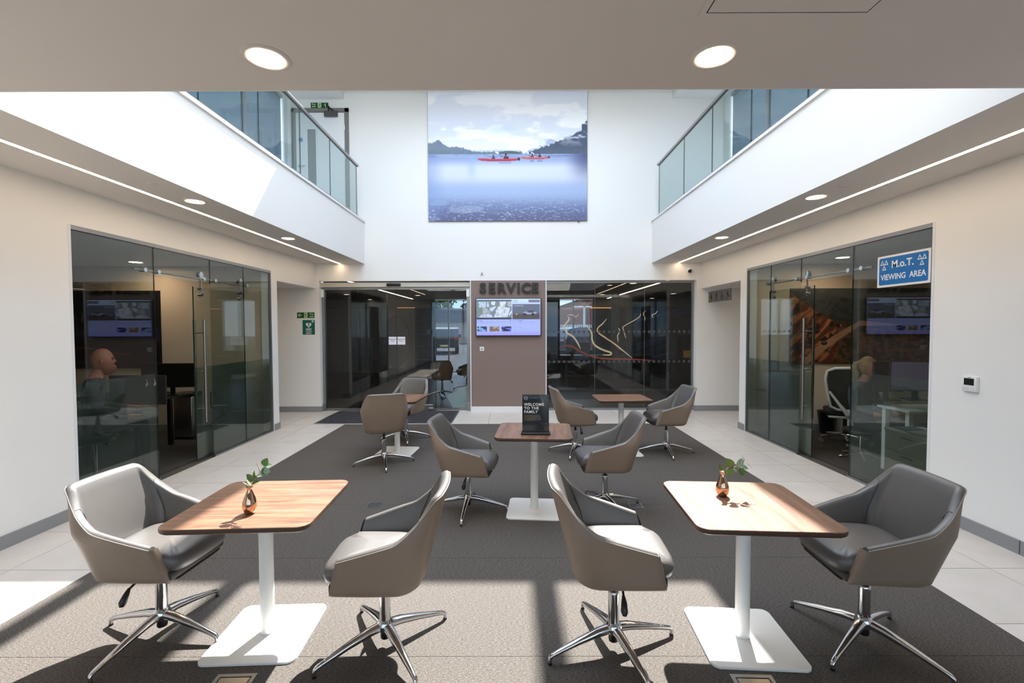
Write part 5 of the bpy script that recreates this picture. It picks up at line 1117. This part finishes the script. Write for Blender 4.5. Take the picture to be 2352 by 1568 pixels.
for nm, x0, x1, z0 in (('window_8', -2.92, -1.70, 0.0), ('window_9', 1.74, 2.99, 0.80)):
    w = struct(nm, loc=((x0 + x1) / 2, YF, 0)); xm = x0 + (x1 - x0) * 0.42
    for a, c in ((x0, xm), (xm, x1)): put('pane', MB().box(a + 0.02, YF + 0.09, z0 + 0.03, c - 0.02, YF + 0.10, 2.69), glass('showroom_glass', (196, 203, 210), 0.04), w, world=True)
    put('frame', MB().box(x0, YF + 0.05, z0, x1, YF + 0.14, z0 + 0.03).box(x0, YF + 0.05, 2.69, x1, YF + 0.14, 2.72).box(xm - 0.02, YF + 0.05, z0 + 0.03, xm + 0.02, YF + 0.14, 2.69).box(x0, YF + 0.05, z0 + 0.03, x0 + 0.02, YF + 0.14, 2.69).box(x1 - 0.02, YF + 0.05, z0 + 0.03, x1, YF + 0.14, 2.69), GREYSK, w, world=True)
tw = thing('tiled_panel', 'grey tiled feature wall at the far left of the showroom', 'wall panel', (-5.4, YF - 0.035, 0))
tm = MB().box(-0.136, -0.008, -0.131, 0.136, 0.0, 0.131).mesh('tile', mat('grey_wall_tile', (104, 102, 98), 0.35))
put('backing', MB().box(-2.05, -0.008, 0.0, 1.92, 0.03, 2.42), mat('dark_joint', (60, 58, 56), 0.8), tw)
for i in range(14):
    for j in range(9): put('tile', tm, None, tw, loc=(-1.90 + 0.28 * i, -0.008, 0.135 + 0.268 * j))
t = thing('oval_panel', 'tall dark oval panel standing before the tiled showroom wall', 'panel', (-4.20, YF - 0.6, 0)); X = face('S')
put('panel', MB().prism(circ(0, 1.17, 0.50, 40, 0.96), 0, 0.05, X), mat('dark_oval', (66, 62, 58), 0.5), t); put('foot', MB().box(-0.3, -0.25, 0, 0.3, 0.1, 0.22), MATB, t)
t = thing('display_shelf', 'tall black display shelving beside the showroom doorway', 'shelf', (-3.15, YF - 0.45, 0))
put('carcass', MB().box(-0.33, 0.0, 0, 0.24, 0.02, 2.40).box(-0.33, -0.35, 0, -0.31, 0, 2.40).box(0.22, -0.35, 0, 0.24, 0, 2.40), MATB, t)
for k in range(6): put('shelf_board', MB().box(-0.31, -0.34, 0.05 + 0.46 * k, 0.22, 0, 0.07 + 0.46 * k), BLACK, t)
t = thing('shelf_card', 'small orange and blue card on the black display shelving', 'card', (-2.98, YF - 0.62, 1.45)); put('card', MB().box(-0.12, 0, 0, 0.12, 0.01, 0.16), mat('orange_card', (150, 84, 52), 0.6), t); put('lower_band', MB().box(-0.12, -0.001, 0.0, 0.12, 0.0, 0.06), mat('blue_card', (70, 92, 140), 0.6), t)
put('easel', MB().box(-0.05, 0.01, -0.02, 0.05, 0.06, 0.1), MATB, t)
def slim_led(x0, y0, x1, y1, z, label, m=LAMPC, w_=0.03):
    t = thing('led_strip', label, 'light', ((x0 + x1) / 2, (y0 + y1) / 2, z))
    if abs(x1 - x0) < abs(y1 - y0): mb = MB().box(x0 - w_, y0, z - 0.006, x0 + w_, y1, z - 0.001)
    else: mb = MB().box(x0, y0 - w_, z - 0.02, x1, y0 + w_, z - 0.001)
    put('diffuser', mb, m, t, world=True)
slim_led(-3.65, 9.7, -3.65, 16.6, 2.72, 'LED strip in the showroom ceiling behind the sliding doors'); slim_led(3.45, 9.7, 3.45, 16.6, 2.72, 'LED strip in the showroom ceiling behind the right lobby pane')
slim_led(-4.3, YF - 0.025, -3.5, YF - 0.025, 2.42, 'amber light bar on the far showroom wall, left', mat('amber_bar', (255, 170, 110), 0.5, emit=1.5), 0.02); slim_led(2.9, YF - 0.025, 3.7, YF - 0.025, 2.40, 'amber light bar on the far showroom wall, right', mat('amber_bar'), 0.02)
for k, (x, y_) in enumerate(((-5.18, 14.2), (-5.27, 17.5 - 0.7), (-3.06, 14.7), (2.85, 10.8), (2.86, 14.6), (5.06, 16.6), (5.03, 14.3))):
    downlight(x, y_, 2.72, ['round showroom downlight farthest left behind the sliding doors', 'round showroom downlight near the far tiled wall', 'round showroom downlight right of the left ceiling strip', 'nearest round showroom downlight left of the right ceiling strip', 'middle round showroom downlight left of the right ceiling strip', 'far round showroom downlight right of the right ceiling strip', 'round showroom downlight at the far right pane'][k], 'showroom downlights', LAMPC)
# printed glass screen with light trails
sc_ = thing('glass_screen', 'free-standing glass screen printed with curving light trails', 'screen', (2.5, 12.0, 0))
put('pane', MB().box(0.9, 11.995, 0.02, 4.5, 12.005, 2.6), CLEAR, sc_, world=True); put('base_rail', MB().box(0.9, 11.97, 0, 4.5, 12.03, 0.04), ALU, sc_, world=True)
TRW = mat('trail_cream_glow', (236, 214, 178), 0.5, emit=0.35); TRR = mat('trail_red_glow', (170, 80, 62), 0.5, emit=0.2)  # printed trails, given a faint glow of their own
TR = [([(1.45, 1.96), (1.48, 1.88), (1.39, 1.77), (1.37, 1.68), (1.42, 1.54), (1.59, 1.43), (1.71, 1.26), (1.78, 1.11)], .022, TRW), ([(1.92, 1.73), (2.02, 1.63), (2.08, 1.5), (2.09, 1.35), (2.17, 1.2), (2.38, 1.08), (2.58, 1.01), (2.56, .95), (2.37, .95)], .022, TRW),
      ([(2.47, 1.9), (2.36, 1.77), (2.24, 1.66), (2.25, 1.54), (2.47, 1.38), (2.68, 1.24), (2.88, 1.08), (3.14, .87)], .016, TRW), ([(3.36, 2.04), (3.34, 1.96), (3.22, 1.87), (2.92, 1.7), (2.91, 1.62), (2.95, 1.48), (2.98, 1.38)], .010, TRW),
      ([(1.73, 1.73), (1.8, 1.5), (1.92, 1.36), (2.05, 1.22), (2.17, 1.15)], .010, TRR), ([(2.78, 1.66), (2.82, 1.57), (2.76, 1.45), (2.78, 1.29)], .012, TRW), ([(1.26, 1.17), (1.42, 1.2), (1.59, 1.16), (1.84, 1.01), (2.17, .89), (2.47, .85), (3.14, .83), (3.7, .8)], .022, TRR),
      ([(1.42, 1.99), (1.56, 2.01), (1.66, 1.95), (1.73, 2.03)], .009, TRW), ([(3.81, 2.11), (3.75, 2.03), (3.66, 2.0), (3.69, 1.93)], .010, TRW), ([(3.5, 2.11), (3.43, 2.03), (3.48, 1.92), (3.47, 1.85)], .008, TRW), ([(2.30, 1.58), (2.5, 1.36), (2.75, 1.16), (2.86, 1.05)], .009, TRR)]
for pts, w_, m_ in TR:
    P_ = [Vector((a, 0, b_)) for a, b_ in pts]; Q = []
    for i in range(len(P_) - 1):
        p0, p1, p2, p3 = P_[max(i - 1, 0)], P_[i], P_[i + 1], P_[min(i + 2, len(P_) - 1)]
        for j in range(6):
            s_ = j / 6; Q.append(0.5 * ((2 * p1) + (p2 - p0) * s_ + (2 * p0 - 5 * p1 + 4 * p2 - p3) * s_ * s_ + (3 * p1 - p0 - 3 * p2 + p3) * s_ ** 3))
    Q.append(P_[-1]); m = MB(); vs = []
    for i, p in enumerate(Q):
        d_ = (Q[min(i + 1, len(Q) - 1)] - Q[max(i - 1, 0)]).normalized(); nn = Vector((-d_.z, 0, d_.x)); k = w_ * min(1, 0.35 + 4 * min(i, len(Q) - 1 - i) / len(Q)); vs += [p + nn * k + Vector((0, 11.993, 0)), p - nn * k + Vector((0, 11.993, 0))]
    m.add(vs, [(2 * i, 2 * i + 1, 2 * i + 3, 2 * i + 2) for i in range(len(Q) - 1)]); put('light_trail', m, m_, sc_, world=True)
def blue(u, v):
    c = np.ones(u.shape + (3,)) * np.array([26, 28, 50.0]); s_ = fbm(u * 3 + v * 2.5, v * 16 + u * 5, 5); return mixc(mixc(c, (52, 56, 104), sstep(0.45, 0.62, s_)), (120, 124, 160), 0.6 * sstep(0.64, 0.74, s_))
t = thing('blue_mural', 'dark blue streaked mural at the far right of the showroom', 'mural', (5.9, YF - 0.02, 1.40)); put('panel', MB().box(-1.3, -0.01, -1.0, 1.3, 0.01, 1.0), MATB, t); printed('photo_print', 2.6, 2.0, 100, 80, blue, face('S', (0, -0.0105, 0)), t)
t = thing('reception_counter', 'long dark counter in the showroom behind the right lobby panes', 'counter', (2.9, 15.0, 0)); put('front', MB().box(-1.3, -0.3, 0, 1.6, -0.26, 0.72).box(-1.3, -0.26, 0, -1.26, 0.3, 0.72).box(1.56, -0.26, 0, 1.6, 0.3, 0.72), SHW, t); put('counter_top', MB().rbox(-1.34, -0.34, 0.72, 1.64, 0.34, 0.76, 0.005, 1), mat('counter_top', (70, 62, 54), 0.35), t)
for k, (x, h_) in enumerate(((1.95, 0.42), (2.35, 0.36))):
    t = thing('counter_screen', ['taller pale monitor back on the showroom counter', 'lower pale monitor back on the showroom counter'][k], 'monitor', (x, 15.0, 0.761)); put('casing', MB().rbox(-0.2, -0.02, 0.06, 0.2, 0.02, 0.06 + h_, 0.01, 1), mat('pale_casing', (150, 152, 160), 0.5), t); put('stand', MB().box(-0.04, -0.03, 0, 0.04, 0.03, 0.07), BLACK, t)
t = thing('display_stand', 'dark display stand with a yellow card in the showroom at the far right', 'stand', (4.95, 13.2, 0)); put('post', MB().rbox(-0.24, -0.15, 0, 0.22, 0.15, 1.45, 0.03, 2), MATB, t); put('yellow_card', MB().box(-0.06, -0.158, 0.80, 0.16, -0.151, 1.0), mat('yellow_card', (216, 160, 40), 0.6), t); put('red_card', MB().box(0.12, -0.157, 0.98, 0.22, -0.151, 1.10), mat('red_card', (170, 60, 60), 0.6), t)
struct('column_1', MB().box(3.05, 13.9, 0, 3.25, 14.1, 2.72), mat('column_grey', (92, 90, 86), 0.6)); struct('column_2', MB().box(-4.02, 13.9, 0, -3.86, 14.1, 2.72), mat('column_grey'))
tub_chair(-1.75, 11.2, 95, 20, 0.40, 'dark tub chair in the showroom behind the right door leaf', 0.001); tub_chair(-1.25, 12.3, 200, 10, 0.40, 'second tub chair deeper in the showroom beside the service pier', 0.001)
# ------------------------------------------------------------------ outside, seen through the far showroom windows
BR = bpy.data.materials.new('red_brick'); BR.use_nodes = True; t_ = BR.node_tree; b_ = t_.nodes['Principled BSDF']; k = N(t_, 'ShaderNodeTexBrick'); c_ = N(t_, 'ShaderNodeTexCoord'); p_ = N(t_, 'ShaderNodeMapping'); p_.inputs['Rotation'].default_value = (math.pi / 2, 0, 0)
k.inputs['Scale'].default_value = 2.0; k.inputs['Color1'].default_value = lin((150, 84, 62)); k.inputs['Color2'].default_value = lin((128, 66, 50)); k.inputs['Mortar'].default_value = lin((150, 132, 118)); k.inputs['Mortar Size'].default_value = 0.012
t_.links.new(c_.outputs['Object'], p_.inputs['Vector']); t_.links.new(p_.outputs['Vector'], k.inputs['Vector']); t_.links.new(k.outputs['Color'], b_.inputs['Base Color']); b_.inputs['Roughness'].default_value = 0.9
t = thing('brick_building', 'red brick gabled building outside the showroom window', 'building', (6.0, 42, -0.05)); X = face('S')
put('wall', MB().prism([(-1.6, 0), (9, 0), (9, 9.5), (1.2, 9.5), (1.2, 4.4), (-1.6, 3.5)], -5, 0, X), BR, t); put('roof', MB().prism([(-1.75, 3.45), (1.2, 4.45), (1.2, 4.62), (-1.8, 3.6)], -5.1, 0.15, X), mat('slate', (70, 72, 78), 0.7), t); put('door', MB().box(1.9, -0.06, 0, 5.0, 0, 1.6), MATB, t); put('pipe', MB().cyl((0.9, -0.1, 0), (0.9, -0.1, 4.3), 0.06), MATB, t)
t = thing('street_lamp', 'white street lamp post before the brick building', 'lamp', (4.7, 30, -0.05)); put('post', MB().cyl((0, 0, 0), (0, 0, 3.0), 0.085, 0.07), WHITEM, t); put('lamp_head', MB().rbox(-0.7, -0.1, 2.98, -0.05, 0.1, 3.08, 0.03, 1).rbox(0.05, -0.1, 2.98, 0.7, 0.1, 3.08, 0.03, 1), WHITEM, t)
t = thing('metal_fence', 'pale metal palisade fence before the brick building', 'fence', (4.7, 36, -0.05))
for i in range(30): put('slat', MB().box(-2.2 + 0.16 * i, 0, 0, -2.1 + 0.16 * i, 0.03, 1.9), WHITEM, t)
put('cross_rail', MB().box(-2.2, 0.03, 0.4, 2.6, 0.06, 0.46).box(-2.2, 0.03, 1.5, 2.6, 0.06, 1.56), WHITEM, t)
def car(label, loc, rz, paint):
    t = thing('car', label, 'car', loc, rz); X = lambda u, v, w: (w, u, v)
    side = [(-2.2, 0.45), (-2.25, 0.75), (-2.1, 1.0), (-1.0, 1.08), (-0.35, 1.62), (1.5, 1.72), (2.1, 1.62), (2.28, 1.0), (2.25, 0.45)]
    put('body', MB().prism(side, -0.88, 0.88, X), paint, t)
    put('rear_window', MB().prism([(-0.62, 1.10), (0.62, 1.10), (0.55, 1.52), (-0.55, 1.52)], 0, 0.012, lambda u, v, w: (u, 2.17 + w - (v - 1.3) * 0.29 + 0.03, v)), mat('car_glass', (24, 28, 32), 0.1), t)
    for k in (-1, 1):
        put('tail_light', MB().box(k * 0.64, 2.24, 0.92, k * 0.86, 2.29, 1.12), mat('tail_red', (160, 40, 34), 0.3), t); put('mirror', MB().rbox(k * 0.9, -0.75, 1.05, k * 1.06, -0.60, 1.2, 0.03, 1), paint, t)
        put('side_window', MB().prism([(-0.80, 1.10), (1.85, 1.12), (1.55, 1.55), (-0.30, 1.52)], k * 0.882 - 0.004, k * 0.882 + 0.004, X), mat('car_glass'), t)
        for y_ in (-1.4, 1.45): q = put('wheel', MB().cyl((k * 0.66, y_, 0.36), (k * 0.9, y_, 0.36), 0.36, n=24), MATB, t); put('hub_cap', MB().cyl((k * 0.9, y_, 0.36), (k * 0.91, y_, 0.36), 0.22, n=16), ALU, q)
    put('bumper', MB().rbox(-0.86, 2.2, 0.42, 0.86, 2.33, 0.66, 0.03, 1), MATB, t); put('number_plate', MB().box(-0.26, 2.33, 0.5, 0.26, 2.34, 0.61), mat('plate_yellow', (200, 180, 120), 0.5), t)
car('dark car parked outside the showroom doorway, seen from behind', (-4.6, 31, -0.05), math.pi + 0.12, mat('dark_car_paint', (18, 20, 26), 0.15, coat=0.6))
car('dark blue car parked below the brick building', (4.6, 24.5, -0.05), math.pi / 2 + 0.3, mat('blue_car_paint', (24, 32, 52), 0.15, coat=0.6))
def tree(label, loc, h, r, seed, dark):
    t = thing('tree', label, 'tree', loc, 0, 'trees outside'); rn = random.Random(seed)
    put('trunk', MB().tube([(0, 0, 0), (0.05, 0, h * 0.3), (0, 0.05, h * 0.6)], [0.16, 0.12, 0.06], 8), mat('bark', (84, 70, 58), 0.9), t)
    m = MB()
    for i in range(1500):
        a, b_ = rn.uniform(0, 2 * math.pi), math.acos(rn.uniform(-1, 1)); q = r * rn.uniform(0.55, 1) * (0.8 + 0.3 * math.sin(3 * a + 2 * b_)); c = Vector((q * math.sin(b_) * math.cos(a), q * math.sin(b_) * math.sin(a), h - r + q * math.cos(b_) * 1.05))
        M = Matrix.Translation(c) @ Euler((rn.uniform(0, 6), rn.uniform(0, 6), rn.uniform(0, 6))).to_matrix().to_4x4(); s_ = r * rn.uniform(0.06, 0.12)
        m.add([M @ Vector(p) for p in ((-s_, 0, 0), (0, -s_ * 0.6, 0), (s_, 0, 0), (0, s_ * 0.6, 0))], [(0, 1, 2, 3)])
    o = put('foliage', m, mat('tree_leaves_%d' % dark, [(74, 104, 48), (52, 76, 44)][dark], 0.8), t); o['kind'] = 'stuff'
tree('bushy green tree outside the showroom doorway, nearer the tiled wall', (-9.6, 58, -0.05), 7.2, 2.6, 3, 0); tree('dark green tree outside the showroom doorway, right of the bushy one', (-4.6, 59, -0.05), 6.2, 2.2, 5, 1)
tree('tall tree outside the right gallery window', (12.5, 24, -0.05), 9.6, 3.4, 8, 1)
t = thing('low_building', 'long low grey roofed building beyond the parked car', 'building', (-7, 48, -0.05)); put('wall', MB().box(-8, 0, 0, 9, 4, 2.3), mat('pale_render', (150, 146, 140), 0.8), t); put('roof', MB().prism([(-8.3, 2.3), (9.3, 2.3), (8.3, 3.7), (-7.3, 3.7)], -4.2, 0.3, face('S')), mat('slate'), t)
